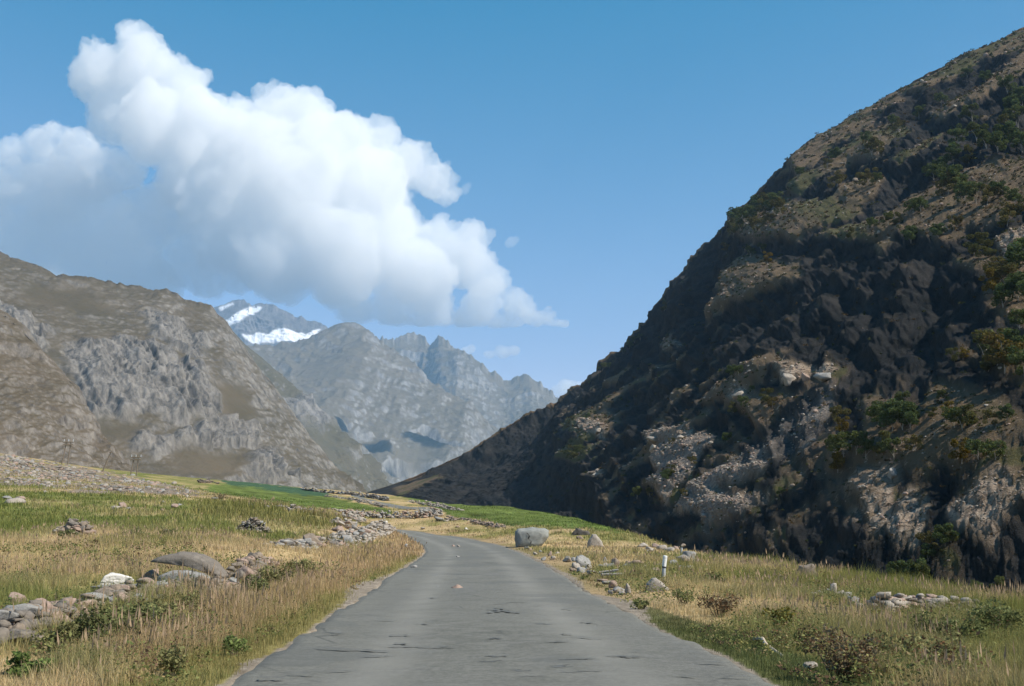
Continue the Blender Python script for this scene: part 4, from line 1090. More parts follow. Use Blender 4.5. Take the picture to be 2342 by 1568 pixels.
# ---------------------------------------------------------------- heaps and dry stone walls: a thing whose stones are its parts
def stone_pile(name, label, cat, origin, stones, mats, rest_stones=None):
    """stones: (x, y, z, sx, sy, sz) in world space; the hundred largest are parts of their own"""
    e = bpy.data.objects.new(name, None); COL.objects.link(e); e.location = origin; e.empty_display_size = .3
    tag(e, label, cat)
    for i, (x, y, z, sx, sy, sz) in enumerate(stones):
        o = link('stone', proto_mesh(6 + rnd.randrange(6), mats[rnd.randrange(len(mats))]), parent=e)
        o.location = (x - origin[0], y - origin[1], z - origin[2]); o.scale = (sx, sy, sz)
        o.rotation_euler = (rnd.uniform(-.3, .3), rnd.uniform(-.3, .3), rnd.uniform(0, 6.28))
    if rest_stones:
        V, Fc, n = [], [], 0
        for (x, y, z, sx, sy, sz) in rest_stones:
            p, f = PROTO[rnd.randrange(6)]
            a = rnd.uniform(0, 6.28); c_, s_ = math.cos(a), math.sin(a)
            q = p * np.array([sx, sy, sz]); q = np.stack([q[:, 0] * c_ - q[:, 1] * s_, q[:, 0] * s_ + q[:, 1] * c_, q[:, 2]], -1)
            V.append(q + np.array([x - origin[0], y - origin[1], z - origin[2]])); Fc.append(f + n); n += len(p)
        o = link('rubble', np_mesh('rubble', np.concatenate(V), np.concatenate(Fc), smooth=False), STONE[mats[0]], parent=e)
        tag(o, kind='stuff')
    return e

def heap(px, py, w, h, n, label, mats, big=1.0):
    g, k = rest(px, py); W, H = w * k, h * k
    st = []
    for i in range(n):
        a = rnd.uniform(0, 6.28); r = math.sqrt(rnd.random()) * .97
        x, y = math.cos(a) * r, math.sin(a) * r
        z = H * .88 * (1 - r ** 1.7)
        s = W * rnd.uniform(.045, .085) * big
        st.append((g[0] + x * W / 2, g[1] + W * .3 + y * W * .33, g[2] + z * rnd.uniform(.75, 1), s * rnd.uniform(1, 1.5), s, s * rnd.uniform(.45, .8)))
    inner = []
    for i in range(120):
        a = rnd.uniform(0, 6.28); r = math.sqrt(rnd.random()) * .92
        s = W * .06
        inner.append((g[0] + math.cos(a) * r * W / 2, g[1] + W * .3 + math.sin(a) * r * W * .33, g[2] + H * .8 * (1 - r ** 1.7) * rnd.random(), s, s, s * .7))
    return stone_pile('stone_heap', label, 'stone heap', (g[0], g[1] + W * .3, g[2]), st, mats, inner)
heap(154,1232,122,47,80,'rounded heap of brown fieldstones alone in the green and tawny meadow', ['brown','slab','pink','pale'])
heap(572,1218,84,38,60,'grey mound of rubble with one pale stone on top, by the tumbled wall', ['slab','grey','brown'], .8)

def wall_stones(path, hgt, thick, size, n, taper=True):
    P = np.array([hit(x, y) for x, y in path])
    s = np.concatenate([[0], np.cumsum(np.hypot(*np.diff(P[:, :2], axis=0).T))])
    out = []
    for i in range(n):
        t = rnd.random() * s[-1]
        c = np.array([np.interp(t, s, P[:, j]) for j in range(3)])
        j = min(int(np.searchsorted(s, t)), len(P) - 1) or 1
        d = (P[j] - P[j - 1])[:2]; d /= np.linalg.norm(d) + 1e-9
        hh = np.interp(t / s[-1], np.linspace(0, 1, len(hgt)), hgt)
        q = rnd.uniform(-1, 1)
        z = rnd.random() * hh * (1 - .75 * abs(q))
        k = size * rnd.uniform(.6, 1.35) * (1 if z < hh * .7 else .85)
        x, y = c[0] - d[1] * q * thick, c[1] + d[0] * q * thick
        out.append((x, y, float(gz(x, y)[0]) + z * .92, k * rnd.uniform(1, 1.5), k, k * rnd.uniform(.5, .85)))
    out.sort(key=lambda a: -a[3] / a[1])
    return P, out
def dry_wall(path, hgt, thick, size, n, label, mats, parts=100):
    P, st = wall_stones(path, hgt, thick, size, n)
    return stone_pile('stone_wall', label, 'stone wall', tuple(P[len(P) // 2]), st[:parts], mats, st[parts:])
dry_wall([(636,1258),(680,1252),(720,1250),(760,1246),(800,1236),(840,1226),(870,1214),(884,1206)], [.35,.5,.8,.95,1.1,1.2,1.1,.6], 1.15, .22, 620, 'long tumbled wall of pale broken stones ending at the inner bend', ['pale','grey','pink','grey','slab'])
dry_wall([(-70,1476),(10,1462),(70,1448),(120,1440),(170,1420)], [.42,.46,.46,.42,.3], .42, .125, 200, 'broken wall of flat grey rubble at the corner of the picture', ['slab','grey','brown','pink'], 70)
dry_wall([(188,1396),(240,1394),(300,1374),(350,1366),(420,1366),(480,1364),(530,1354)], [.3,.36,.42,.40,.40,.40,.3], .5, .12, 260, 'low wall of angular brown rubble around the tilted slab', ['brown','slab','pink','grey'], 90)
dry_wall([(528,1334),(552,1322),(578,1304),(606,1290)], [.35,.45,.5,.4], .4, .14, 90, 'gap of tumbled stones between the tilted slab and the long pale wall', ['brown','pink','slab'], 60)
B(712,1250,44,30,'brown','brown boulder leaning out of the tumbled wall', seed=91)
B(772,1218,34,16,'pink','pinkish boulder on the crest of the tumbled wall', seed=92)
dry_wall([(775,1204),(800,1196),(822,1186),(800,1176),(770,1168),(740,1162)], [.9,1.2,1.2,.9,.7,.5], 1.0, .24, 260, 'tumbled stone wall climbing from the bend towards the bright green field', ['pale','grey','pink','slab'], 60)

def far_wall(path, hgt, thick, size, n, label, mat):
    P, st = wall_stones(path, hgt, thick, size, n)
    o0 = P[len(P) // 2]
    V, Fc, k = [], [], 0
    for (x, y, z, sx, sy, sz) in st:
        p, f = PROTO[rnd.randrange(6)]
        a = rnd.uniform(0, 6.28); c_, s_ = math.cos(a), math.sin(a)
        q = p * np.array([sx, sy, sz]); q = np.stack([q[:, 0] * c_ - q[:, 1] * s_, q[:, 0] * s_ + q[:, 1] * c_, q[:, 2]], -1)
        V.append(q + np.array([x, y, z]) - o0); Fc.append(f + k); k += len(p)
    me = np_mesh('stone_wall', np.concatenate(V), np.concatenate(Fc), smooth=False)
    mi = np.repeat(RNG.integers(0, len(mat), len(st)), len(PROTO[0][1]))
    for q in mat: me.materials.append(STONE[q])
    me.polygons.foreach_set('material_index', mi.astype(np.int32))
    return tag(link('stone_wall', me, loc=tuple(o0)), label, 'stone wall')
far_wall([(775,1180),(830,1181),(900,1184),(960,1183),(1006,1178)], [1.2,1.3,1.3,1.5,1.6], .5, .26, 420, 'pale retaining wall along the lower side of the distant road', ['pale','grey','pink'])
far_wall([(1022,1188),(1060,1192),(1105,1199),(1150,1206)], [.7,.7,.6,.4], .35, .2, 260, 'low dark row of stones edging the bright green field beyond the bend', ['slab','pink','brown'])
far_wall([(690,1120),(740,1126),(800,1132),(850,1139),(885,1145)], [1.0,1.2,1.4,1.6,1.3], .5, .42, 330, 'dark stone wall along the upper side of the distant road', ['slab','dark','grey'])
far_wall([(745,1135),(800,1143),(850,1153),(880,1160)], [.7,.9,.9,.8], .4, .3, 200, 'thin stone wall between the bright green field and the distant road', ['slab','pale'])
far_wall([(935,1149),(980,1156),(1020,1163),(1050,1168)], [1.0,1.0,.9,.6], .5, .3, 160, 'short pale wall between the distant road and the far green field', ['pale','slab'])
far_wall([(560,1160),(610,1164),(655,1170),(715,1175)], [.4,.5,.9,.8], .5, .24, 150, 'broken bit of stone wall below the bright green field', ['slab','pale'])
far_wall([(455,1104),(480,1105),(500,1107)], [1.2,1.6,1.3], .6, .4, 60, 'small dark stone enclosure on the low crest of the meadow', ['dark','brown'])
far_wall([(2010,1396),(2060,1396),(2120,1399),(2190,1404),(2250,1412)], [.35,.45,.5,.45,.4], .3, .13, 220, 'low stone wall half hidden in tall grass below the cliff', ['pale','slab','pink'])

# the stony hillside: uncountable rubble
def scree():
    V, Fc, MI, n = [], [], [], 0
    k = 0
    while k < 2600:
        x = rnd.uniform(-150, 500); y = rnd.uniform(1042, 1138)
        if not inpoly(np.array([x + rnd.gauss(0, 10)]), np.array([y + rnd.gauss(0, 2.)]), G_SCREE[0])[0]: continue
        if fbm(np.array([[x / 60, y / 14, 0]]), 3, seed=5)[0] < -.15 and rnd.random() < .75: continue
        k += 1
        SCR.append((x, y))
    xs = np.array(SCR)
    return xs
SCR = []
scree()
def scree_mesh():
    xs = np.array(SCR)
    d = np.geomspace(70, 420, 260)
    V, Fc, MI, n = [], [], [], 0
    P = un(xs[:, 0][:, None], xs[:, 1][:, None], d[None])
    g = gz(P[..., 0], P[..., 1], drop=False)
    s = P[..., 2] - g
    idx = np.argmax((s[:, :-1] > 0) & (s[:, 1:] <= 0), 1)
    for i, j in enumerate(idx):
        if j == 0: continue
        q = P[i, j]; z = g[i, j]
        w = q[1] / F * rnd.choice([2, 2.5, 3, 3, 4, 5, 6.5])
        p, f = PROTO[rnd.randrange(6)]
        V.append(p * np.array([w, w, w * rnd.uniform(.5, .8)]) + np.array([q[0], q[1], z])); Fc.append(f + n); n += len(p); MI += [rnd.randrange(4)] * len(f)
    me = np_mesh('scree', np.concatenate(V), np.concatenate(Fc), smooth=False)
    for q in ('pale', 'grey', 'slab', 'pink'): me.materials.append(STONE[q])
    me.polygons.foreach_set('material_index', np.array(MI, np.int32))
    tag(link('scree_rubble', me), kind='stuff')
scree_mesh()

# ---------------------------------------------------------------- marker posts, poles, timber
def tube(path, rad, seg=10, cap=True):
    path = np.asarray(path, float); k = len(path); rad = np.broadcast_to(rad, (k,))
    V, Fc = [], []
    for i in range(k):
        d = path[min(i + 1, k - 1)] - path[max(i - 1, 0)]; d /= np.linalg.norm(d)
        a = np.cross(d, [0, 1, 0.1]); a /= np.linalg.norm(a); b = np.cross(d, a)
        for j in range(seg):
            t = 2 * math.pi * j / seg
            V.append(path[i] + rad[i] * (a * math.cos(t) + b * math.sin(t)))
    for i in range(k - 1):
        for j in range(seg): Fc.append((i * seg + j, i * seg + (j + 1) % seg, (i + 1) * seg + (j + 1) % seg, (i + 1) * seg + j))
    if cap:
        for i in (0, k - 1):
            V.append(path[i]); c = len(V) - 1
            for j in range(0, seg): Fc.append((i * seg + j, i * seg + (j + 1) % seg, c, c))
    Fc = [f if f[2] != f[3] else f for f in Fc]
    return np.array(V), Fc
def tube_mesh(name, path, rad, seg=10):
    V, Fc = tube(path, rad, seg)
    me = bpy.data.meshes.new(name); me.from_pydata([tuple(v) for v in V], [], [tuple(dict.fromkeys(f)) for f in Fc]); me.update()
    return me
def paint_mat(name, c, c2, rough=.6):
    m = NT(name, rough, .3); m.color(m.mix(m.ramp(m.noise(18., 5, .7), [(.45, 0.), (.7, 1.)]), c, c2)); return m.m
MWHITE = paint_mat('weathered_white_paint', (.74, .74, .72), (.45, .43, .40)); MGREYP = paint_mat('faded_white_paint', (.42, .44, .46), (.28, .28, .28)); MBLACK = paint_mat('black_paint', (.03, .03, .035), (.07, .07, .07))
MWOOD = paint_mat('old_wood', (.20, .16, .12), (.12, .095, .07), .9); MPALEWOOD = paint_mat('bleached_wood', (.50, .42, .32), (.34, .28, .21), .9); MGREYWOOD = paint_mat('grey_timber', (.25, .24, .22), (.15, .14, .13), .9)

def marker_post():
    g, k = rest(1517, 1333)
    e = bpy.data.objects.new('marker_post', None); COL.objects.link(e); e.location = tuple(g)
    tag(e, 'thin white marker post with a dark band beside the road', 'marker post')
    L = lambda h: np.array([.055 * h / .8 + .02 * max(0, h - .5) / .3, 0, h])
    link('post', tube_mesh('post', [L(-.1), L(.1), L(.3), L(.46)], .055, 14), MGREYP, parent=e)
    link('band', tube_mesh('band', [L(.44), L(.49)], .059, 14), MBLACK, parent=e)
    link('post_top', tube_mesh('post_top', [L(.49), L(.6), L(.79), L(.81)], [.062, .065, .066, .05], 14), MWHITE, parent=e)
    g, k = rest(1559, 1268)
    e = bpy.data.objects.new('marker_stone', None); COL.objects.link(e); e.location = tuple(g)
    tag(e, 'tiny pale post with a brown block on its top, far behind the white marker post', 'marker post')
    link('post', tube_mesh('post', [(0, 0, -.1), (0, 0, .42)], .07, 10), MGREYP, parent=e)
    p, f = rock_shape(77, 3, 6, .02); link('block', np_mesh('block', p * np.array([.17, .14, .15]) + np.array([.06, 0, .55]), f, smooth=False), STONE['brown'], parent=e)
marker_post()

def pole(px, py, h, kind, lean, label):
    g, k = rest(px, py); H = h * k
    e = bpy.data.objects.new('utility_pole', None); COL.objects.link(e); e.location = tuple(g)
    tag(e, label, 'utility pole', 'utility poles on the stony hillside')
    if kind == 'frame':
        for s in (-1, 1): link('pole', tube_mesh('pole', [(s * 6 * k * 1.15 - 2 * k, 0, -.5), (s * 6 * k * .8 + lean * H, 0, H)], [.15, .11], 8), MWOOD, parent=e)
        for z in (.93, .82): link('crossarm', tube_mesh('crossarm', [(-11 * k + lean * H * z, -.25, H * z), (12 * k + lean * H * z, -.25, H * z)], .14, 6), MWOOD, parent=e)
        for s in (-10, 0, 11): link('insulator', tube_mesh('insulator', [(s * k + lean * H, -.25, H * .93), (s * k + lean * H, -.25, H * .93 + .7)], [.09, .12], 8), MGREYP, parent=e)
    else:
        link('pole', tube_mesh('pole', [(0, 0, -.5), (lean * H * .5, 0, H * .5), (lean * H, 0, H)], [.18, .16, .13], 8), MWOOD, parent=e)
        link('crossarm', tube_mesh('crossarm', [(lean * H * .94 - 3 * k, -.2, H * .95), (lean * H * .94 + 4 * k, -.2, H * .93)], .1, 6), MWOOD, parent=e)
pole(149, 1063, 56, 'frame', .10, 'twin legged wooden power pole with crossarms on the hillside crest')
pole(233, 1078, 46, 'single', .42, 'single wooden power pole leaning steeply beside the twin legged ones')
pole(307, 1087, 44, 'frame', .06, 'faint twin legged power pole farthest along the hillside crest')

def branch():
    a, b = hit(1726, 1470), hit(1790, 1502)
    t = np.linspace(0, 1, 14)
    p = a + (b - a) * t[:, None]; p[:, 2] += .05 + .05 * np.sin(t * 5) ; p[:, 0] += .03 * np.sin(t * 9)
    me = tube_mesh('branch', p - a, .028 * (1 - .4 * t), 8)
    o = link('branch', me, MPALEWOOD, loc=tuple(a)); tag(o, 'pale bare branch lying in the green verge beside the road', 'branch')
    g, k = rest(1402, 1322)
    for i, (dx, l, z, r) in enumerate([(0, 52, .12, .02), (-8, 44, .2, -.12)]):
        V, Fc = [], []
        L = l * k / 2
        me = tube_mesh('plank', [(-L, 0, 0), (L, 0, .03)], .085, 6)
        o = link('plank', me, MGREYWOOD, loc=(g[0] + dx * k, g[1] + .2 * i, g[2] + z)); o.rotation_euler = (0, r, .15 - .3 * i); o.scale = (1, 1.3, .55)
        tag(o, ['grey weathered timber lying along the road side among broken stones', 'second grey timber resting across the first one among broken stones'][i], 'timber')
branch()

# ---------------------------------------------------------------- plants: leaves on stems
def leaf_mat(name, trans=.35):
    m = NT(name, .75, .15)
    c = m.attr('tint', True)
    d = m.n.new('ShaderNodeBsdfDiffuse'); t = m.n.new('ShaderNodeBsdfTranslucent'); x = m.n.new('ShaderNodeMixShader'); x.inputs[0].default_value = trans
    m.l.new(c, d.inputs[0]); m.l.new(c, t.inputs[0]); m.l.new(d.outputs[0], x.inputs[1]); m.l.new(t.outputs[0], x.inputs[2])
    m.l.new(x.outputs[0], m.n['Material Output'].inputs['Surface'])
    return m.m
MLEAF = leaf_mat('leaf', .3); MGRASS = leaf_mat('grass_blade', .35)
MBARK = paint_mat('pale_birch_bark', (.34, .31, .27), (.16, .14, .12), .9); MSTEM = paint_mat('plant_stem', (.13, .10, .06), (.08, .07, .04), .9)

def leaves_mesh(name, C, size, cols, rg, aspect=.6):
    """one bent quad per leaf at each centre of C"""
    n = len(C)
    d = rg.normal(size=(n, 3)); d[:, 2] = d[:, 2] * .6 + .25; d /= np.linalg.norm(d, axis=1, keepdims=True)
    e = np.cross(d, rg.normal(size=(n, 3))); e /= np.linalg.norm(e, axis=1, keepdims=True)
    s = (size * rg.uniform(.6, 1.3, n))[:, None]
    V = np.stack([C - d * s * .5, C + e * s * aspect * .5, C + d * s * .5, C - e * s * aspect * .5], 1).reshape(-1, 3)
    me = np_mesh(name, V, np.arange(n * 4).reshape(-1, 4), smooth=False)
    attr(me, 'tint', np.repeat(cols, 4, 0))
    return me

def crown_points(rg, n, lobes):
    L = np.array(lobes, float)
    w = L[:, 3] ** 2; i = rg.choice(len(L), n, p=w / w.sum())
    d = rg.normal(size=(n, 3)); d /= np.linalg.norm(d, axis=1, keepdims=True)
    r = rg.uniform(.25, 1, n) ** .45
    return L[i, :3] + d * (r * L[i, 3])[:, None] * np.array([1, 1, .8]), i

def tree_proto(seed, tint, nl=16, n=2300, lean=.2):
    """a small birch of height 1"""
    rg = np.random.default_rng(seed)
    lobes = []
    for k in range(nl):
        a = rg.uniform(0, 6.28); r = rg.uniform(.05, .36); z = rg.uniform(.16, .88)
        r *= (1.15 - .75 * abs(z - .55))
        lobes.append((math.cos(a) * r + lean * z * .3, math.sin(a) * r, z, rg.uniform(.10, .19)))
    C, i = crown_points(rg, n, lobes)
    lt = rg.uniform(.7, 1.3, nl)[i] * rg.uniform(.75, 1.25, n)
    cols = np.array(tint)[None] * lt[:, None]; cols[:, 0] *= rg.uniform(.9, 1.25, n)
    crown = leaves_mesh('crown', C, .06, cols, rg, .8)
    V, Fc, k = [], [], 0
    for s in range(3):
        a = rg.uniform(0, 6.28); b = lobes[rg.integers(nl)]
        t = np.linspace(0, 1, 6)[:, None]
        p = np.array([0, 0, -.06]) * (1 - t) + np.array([b[0], b[1], b[2]]) * t; p[:, :2] *= (t ** 1.3)
        v, f = tube(p, .014 * (1 - .8 * t[:, 0]) * (1 if s == 0 else .7), 6)
        V.append(v); Fc += [tuple(dict.fromkeys(np.array(q) + k)) for q in f]; k += len(v)
    tr = bpy.data.meshes.new('trunk'); tr.from_pydata([tuple(x) for x in np.concatenate(V)], [], Fc); tr.update()
    crown.materials.append(MLEAF); tr.materials.append(MBARK)
    return crown, tr
TREES = {'green': [tree_proto(1, (.085, .115, .042)), tree_proto(2, (.075, .108, .042), 20, 2600), tree_proto(3, (.09, .112, .04), 12, 1800, .6)],
         'yellow': [tree_proto(4, (.14, .11, .025), 14), tree_proto(5, (.12, .10, .03), 12, 1800)],
         'olive': [tree_proto(6, (.10, .105, .038), 16), tree_proto(7, (.11, .105, .04), 12, 1800, .5)]}
RPX, RPY = proj(RM); RD = RM[..., 1]
def on_mountain(px, py):
    for rad in (3, 6, 12, 25):
        m = (np.abs(RPX - px) < rad) & (np.abs(RPY - py) < rad)
        if m.any():
            idx = np.argwhere(m); j = idx[np.argmin(RD[m])]
            return RM[j[0], j[1]]
def tree(px, py, h, tint):
    p = on_mountain(px, py)
    if p is None: return None
    k = np.linalg.norm(p) / F
    e = bpy.data.objects.new('birch_tree', None); COL.objects.link(e)
    c, t = TREES[tint][rnd.randrange(len(TREES[tint]))]
    H = h * k
    e.location = tuple(p); e.rotation_euler.z = rnd.uniform(0, 6.28); s = H * rnd.uniform(1.0, 1.25)
    e.scale = (s * rnd.uniform(.9, 1.2), s * rnd.uniform(.9, 1.2), s)
    link('crown', c, parent=e); link('trunk', t, parent=e)
    return e
z7 = lambda x, y: (1470 + .4374 * x, 49 + .4374 * y)
z6 = lambda x, y: (1754 + .375 * x, 686 + .375 * y)
z5 = lambda x, y: (1274 + .375 * x, 686 + .375 * y)
GROVES = [
 ('birch on the skyline shoulder of the dark mountain, {}', 'birches on the skyline shoulder', [z7(*q) + (s, t) for *q, s, t in [(480,1050,34,'green'),(515,1030,30,'green'),(560,1040,40,'green'),(600,1000,40,'green'),(640,990,44,'olive'),(680,980,40,'green'),(720,1000,36,'olive'),(470,1110,32,'olive'),(510,1100,34,'green'),(590,1090,34,'olive'),(640,1060,34,'olive'),(430,1210,22,'yellow'),(405,1115,14,'green')]]),
 ('lone bush on the lower skyline, {}', 'bushes on the lower skyline', [(1376,846,18,'green'),(1391,838,12,'green'),(1424,806,16,'green'),(1437,795,18,'green'),(1452,783,18,'green'),(1463,778,14,'green'),(1345,877,9,'green'),(1518,690,10,'green')]),
 ('tree just under the sunlit top edge, {}', 'trees under the top edge', [z7(*q) + (s, t) for *q, s, t in [(1000,720,26,'green'),(960,760,26,'olive'),(1170,640,34,'green'),(1330,560,30,'olive'),(1310,540,24,'green'),(1230,690,34,'olive'),(1190,690,40,'olive'),(1010,860,38,'olive'),(1180,850,40,'olive'),(1220,850,30,'green'),(820,800,24,'green'),(1440,500,30,'green'),(1560,430,26,'green'),(1690,290,24,'green'),(1790,310,24,'green'),(1900,370,40,'green')]]),
 ('dark tree in the shaded band across the upper face, {}', 'trees in the shaded upper band', [z7(*q) + (s, t) for *q, s, t in [(1520,820,40,'green'),(1560,800,38,'green'),(1650,640,40,'green'),(1720,520,44,'green'),(1740,620,40,'green'),(1800,660,46,'green'),(1850,680,40,'green'),(1900,640,44,'green'),(1960,560,50,'green'),(1980,680,50,'green'),(1870,590,36,'olive'),(1930,480,40,'green'),(1620,740,40,'green'),(1700,740,38,'olive'),(1980,440,44,'green')]]),
 ('birch scattered over the big olive slope, {}', 'birches on the olive slope', [z7(*q) + (s, t) for *q, s, t in [(1280,1060,30,'green'),(1330,1050,26,'olive'),(1410,1000,34,'green'),(1450,990,36,'green'),(1590,900,58,'olive'),(1630,880,60,'green'),(1680,930,48,'green'),(1740,950,48,'green'),(1800,950,44,'olive'),(1200,1080,24,'green'),(1080,1130,24,'olive'),(1900,1070,56,'olive'),(1940,960,40,'green'),(1850,920,36,'green'),(1540,1130,34,'green'),(1400,1160,34,'green'),(1620,1090,34,'olive')]]),
 ('tree on the ledges of the middle cliff, {}', 'trees on the middle cliff', [z7(*q) + (s, t) for *q, s, t in [(1730,1210,40,'olive'),(1790,1230,36,'olive'),(1860,1350,50,'olive'),(1900,1390,60,'olive'),(1960,1330,64,'green'),(1830,1430,50,'yellow'),(1960,1460,60,'green'),(1880,1500,54,'green'),(650,1260,24,'yellow'),(620,1200,22,'green'),(560,1220,22,'green'),(1985,1240,50,'green')]]),
 ('bushy tree on the ledge at the picture edge, {}', 'trees on the ledge at the picture edge', [z6(*q) + (s, t) for *q, s, t in [(1320,350,44,'green'),(1400,400,70,'olive'),(1450,440,76,'yellow'),(1500,360,66,'green'),(1350,440,46,'olive'),(1560,470,60,'green'),(1140,370,34,'olive'),(1200,360,28,'yellow'),(1540,180,50,'green')]]),
 ('birch on the lower terrace above grey crags, {}', 'birches on the lower terrace', [z6(*q) + (s, t) for *q, s, t in [(1070,620,32,'green'),(840,660,38,'green'),(700,780,50,'green'),(760,790,60,'green'),(820,790,62,'green'),(880,790,52,'green'),(670,720,36,'green'),(440,760,44,'olive'),(460,820,34,'yellow'),(410,950,46,'green'),(460,960,56,'green'),(540,950,56,'green'),(590,950,46,'green'),(430,1050,40,'yellow'),(700,950,48,'olive'),(760,960,44,'green'),(1140,780,44,'green'),(1190,800,50,'green'),(1240,760,48,'olive'),(1180,990,46,'yellow'),(1290,980,40,'green'),(1390,980,44,'green'),(1110,720,36,'yellow'),(1350,760,36,'olive'),(1000,720,22,'olive'),(900,920,34,'olive'),(1460,740,40,'green')]]),
 ('dark bush at the very foot of the cliff, {}', 'bushes at the cliff foot', [(2052,1330,44,'green'),(2078,1334,46,'green'),(2100,1338,50,'green'),(2120,1340,50,'green'),(2128,1262,44,'olive'),(2122,1284,34,'green'),(2160,1248,52,'green'),(2176,1240,40,'olive'),(2234,1362,34,'green'),(2280,1345,30,'green'),(1880,1318,22,'green'),(1570,1276,18,'green')]),
 ('small bush on the sunlit lower rock ribs, {}', 'bushes on the rock ribs', [z5(*q) + (s, t) for *q, s, t in [(90,960,30,'olive'),(130,940,26,'green'),(180,720,16,'green'),(660,1100,26,'green'),(690,1060,22,'olive'),(480,1210,28,'green'),(560,1190,24,'olive'),(1060,470,26,'green'),(1100,450,24,'green'),(1130,660,28,'green'),(1080,680,24,'olive'),(1310,650,26,'yellow'),(1270,620,30,'olive'),(1030,860,26,'green'),(690,880,18,'olive'),(1180,560,18,'green'),(770,1190,22,'olive'),(830,1000,20,'olive'),(1290,660,20,'yellow'),(650,60,22,'olive'),(1370,1190,24,'green')]]),
]
HUE = {'green': 'dark green tree', 'yellow': 'yellowing tree', 'olive': 'olive green tree'}
for fmt, grp, lst in GROVES:
    it = []
    for (x, y, s, t) in lst:
        e = tree(x, y, s * 1.0, t)
        if e is not None: it.append((x, e))
    row_labels(it, fmt, 'tree', grp)

# blocks of rock standing on the mountain side
def crag(px, py, w, h, mat, label, seed):
    p0 = on_mountain(px, py)
    if p0 is None: return
    k = np.linalg.norm(p0) / F
    p, f = rock_shape(seed, 4, 10, .07)
    me = np_mesh('boulder', p * np.array([w * k / 2, w * k / 2, h * k / 2 * 1.3]) * .8, f, smooth=False)
    tag(link('boulder', me, STONE[mat], loc=(p0[0], p0[1], p0[2] + h * k * .12)), label, 'boulder')
for (x, y, w, h, mt, lb, sd) in [(1802,876,56,40,'pale','bright pale boulder, largest of the sunlit pair halfway up the dark face', 301), (1884,868,50,30,'grey','grey half shaded boulder beside the bright pale one halfway up the dark face', 302),
        (1498,1004,44,18,'pale','flat overhanging block on the sunlit rib above the cracked boulder', 303), (1493,1026,34,24,'pale','square block right under the flat overhanging one', 304), (1555,1002,28,22,'pale','small bright block beside the flat overhanging one', 305),
        (1842,866,28,30,'pink','broken brown rock between the bright and the grey boulder', 306), (1690,905,34,24,'pale','pale block below the bright boulder on the dark face', 307), (1366,986,34,22,'pale','pale rock on the sunlit shoulder nearest the far valley', 310), (1362,1088,32,14,'pale','bright rock ledge low on the shaded face', 311),
        (2040,1090,36,40,'grey','square grey block on top of the pale crags', 312)]:
    crag(x, y, w, h, mt, lb, sd)

# rubble and low scrub on the sunlit parts of the mountain side
def on_slope(w, n, rg):
    m = np.argwhere(w > 0); q = w[w > 0].astype(float)
    i = rg.choice(len(m), n, p=q / q.sum()); return RM[m[i, 0], m[i, 1]]
def slope_cover():
    rg = np.random.default_rng(55)
    vis = (RPX > 1230) & (RPX < 2400) & (RPY < 1330) & (np.arange(RM.shape[1])[None] < 775)
    area = np.linalg.norm(RM, axis=-1) ** -1.0
    P = on_slope(vis * (RMLIT * (.12 + 1.0 * RMROCK + 1.3 * RMTAL) + .25 * RMTAL) * area, 4200, rg)
    V, Fc, MI, n = [], [], [], 0
    for p in P:
        k = np.linalg.norm(p) / F; s = k * rg.choice([1.4, 1.8, 2.2, 2.8, 3.6, 5.5], p=[.25, .25, .22, .15, .1, .03])
        v, f = PROTO[rg.integers(6)]
        a = rg.uniform(0, 6.28); c_, s_ = math.cos(a), math.sin(a)
        q = v * np.array([s * 1.2, s, s * rg.uniform(.6, 1.0)]); q = np.stack([q[:, 0] * c_ - q[:, 1] * s_, q[:, 0] * s_ + q[:, 1] * c_, q[:, 2]], -1)
        V.append(q + p + np.array([0, 0, s * .3])); Fc.append(f + n); n += len(v); MI += [rg.integers(3)] * len(f)
    me = np_mesh('slope_rubble', np.concatenate(V), np.concatenate(Fc), smooth=False)
    for q in ('pale', 'pink', 'brown'): me.materials.append(STONE[q])
    me.polygons.foreach_set('material_index', np.array(MI, np.int32))
    tag(link('slope_rubble', me), kind='stuff')
    P = on_slope(vis * (RMLIT * (1 - RMROCK) * (1 - .7 * RMTAL) * 1.0 + .12) * area, 2600, rg)
    C, cols, sz = [], [], []
    for p in P:
        k = np.linalg.norm(p) / F; r = k * rg.uniform(3, 8.5); m = 26
        d = rg.normal(size=(m, 3)); d /= np.linalg.norm(d, axis=1, keepdims=True); d[:, 2] = np.abs(d[:, 2])
        C.append(p + d * r * rg.uniform(.3, 1, (m, 1)) * np.array([1, 1, .75])); sz.append(np.full(m, k * 3.2))
        t = np.array([(.05, .06, .024), (.07, .075, .03), (.10, .07, .035), (.06, .05, .03)][rg.integers(4)])
        cols.append(t * rg.uniform(.6, 1.3, (m, 1)))
    me = leaves_mesh('scrub', np.concatenate(C), np.concatenate(sz), np.concatenate(cols), rg, .8)
    tag(link('scrub_undergrowth', me, MLEAF), kind='stuff')
slope_cover()

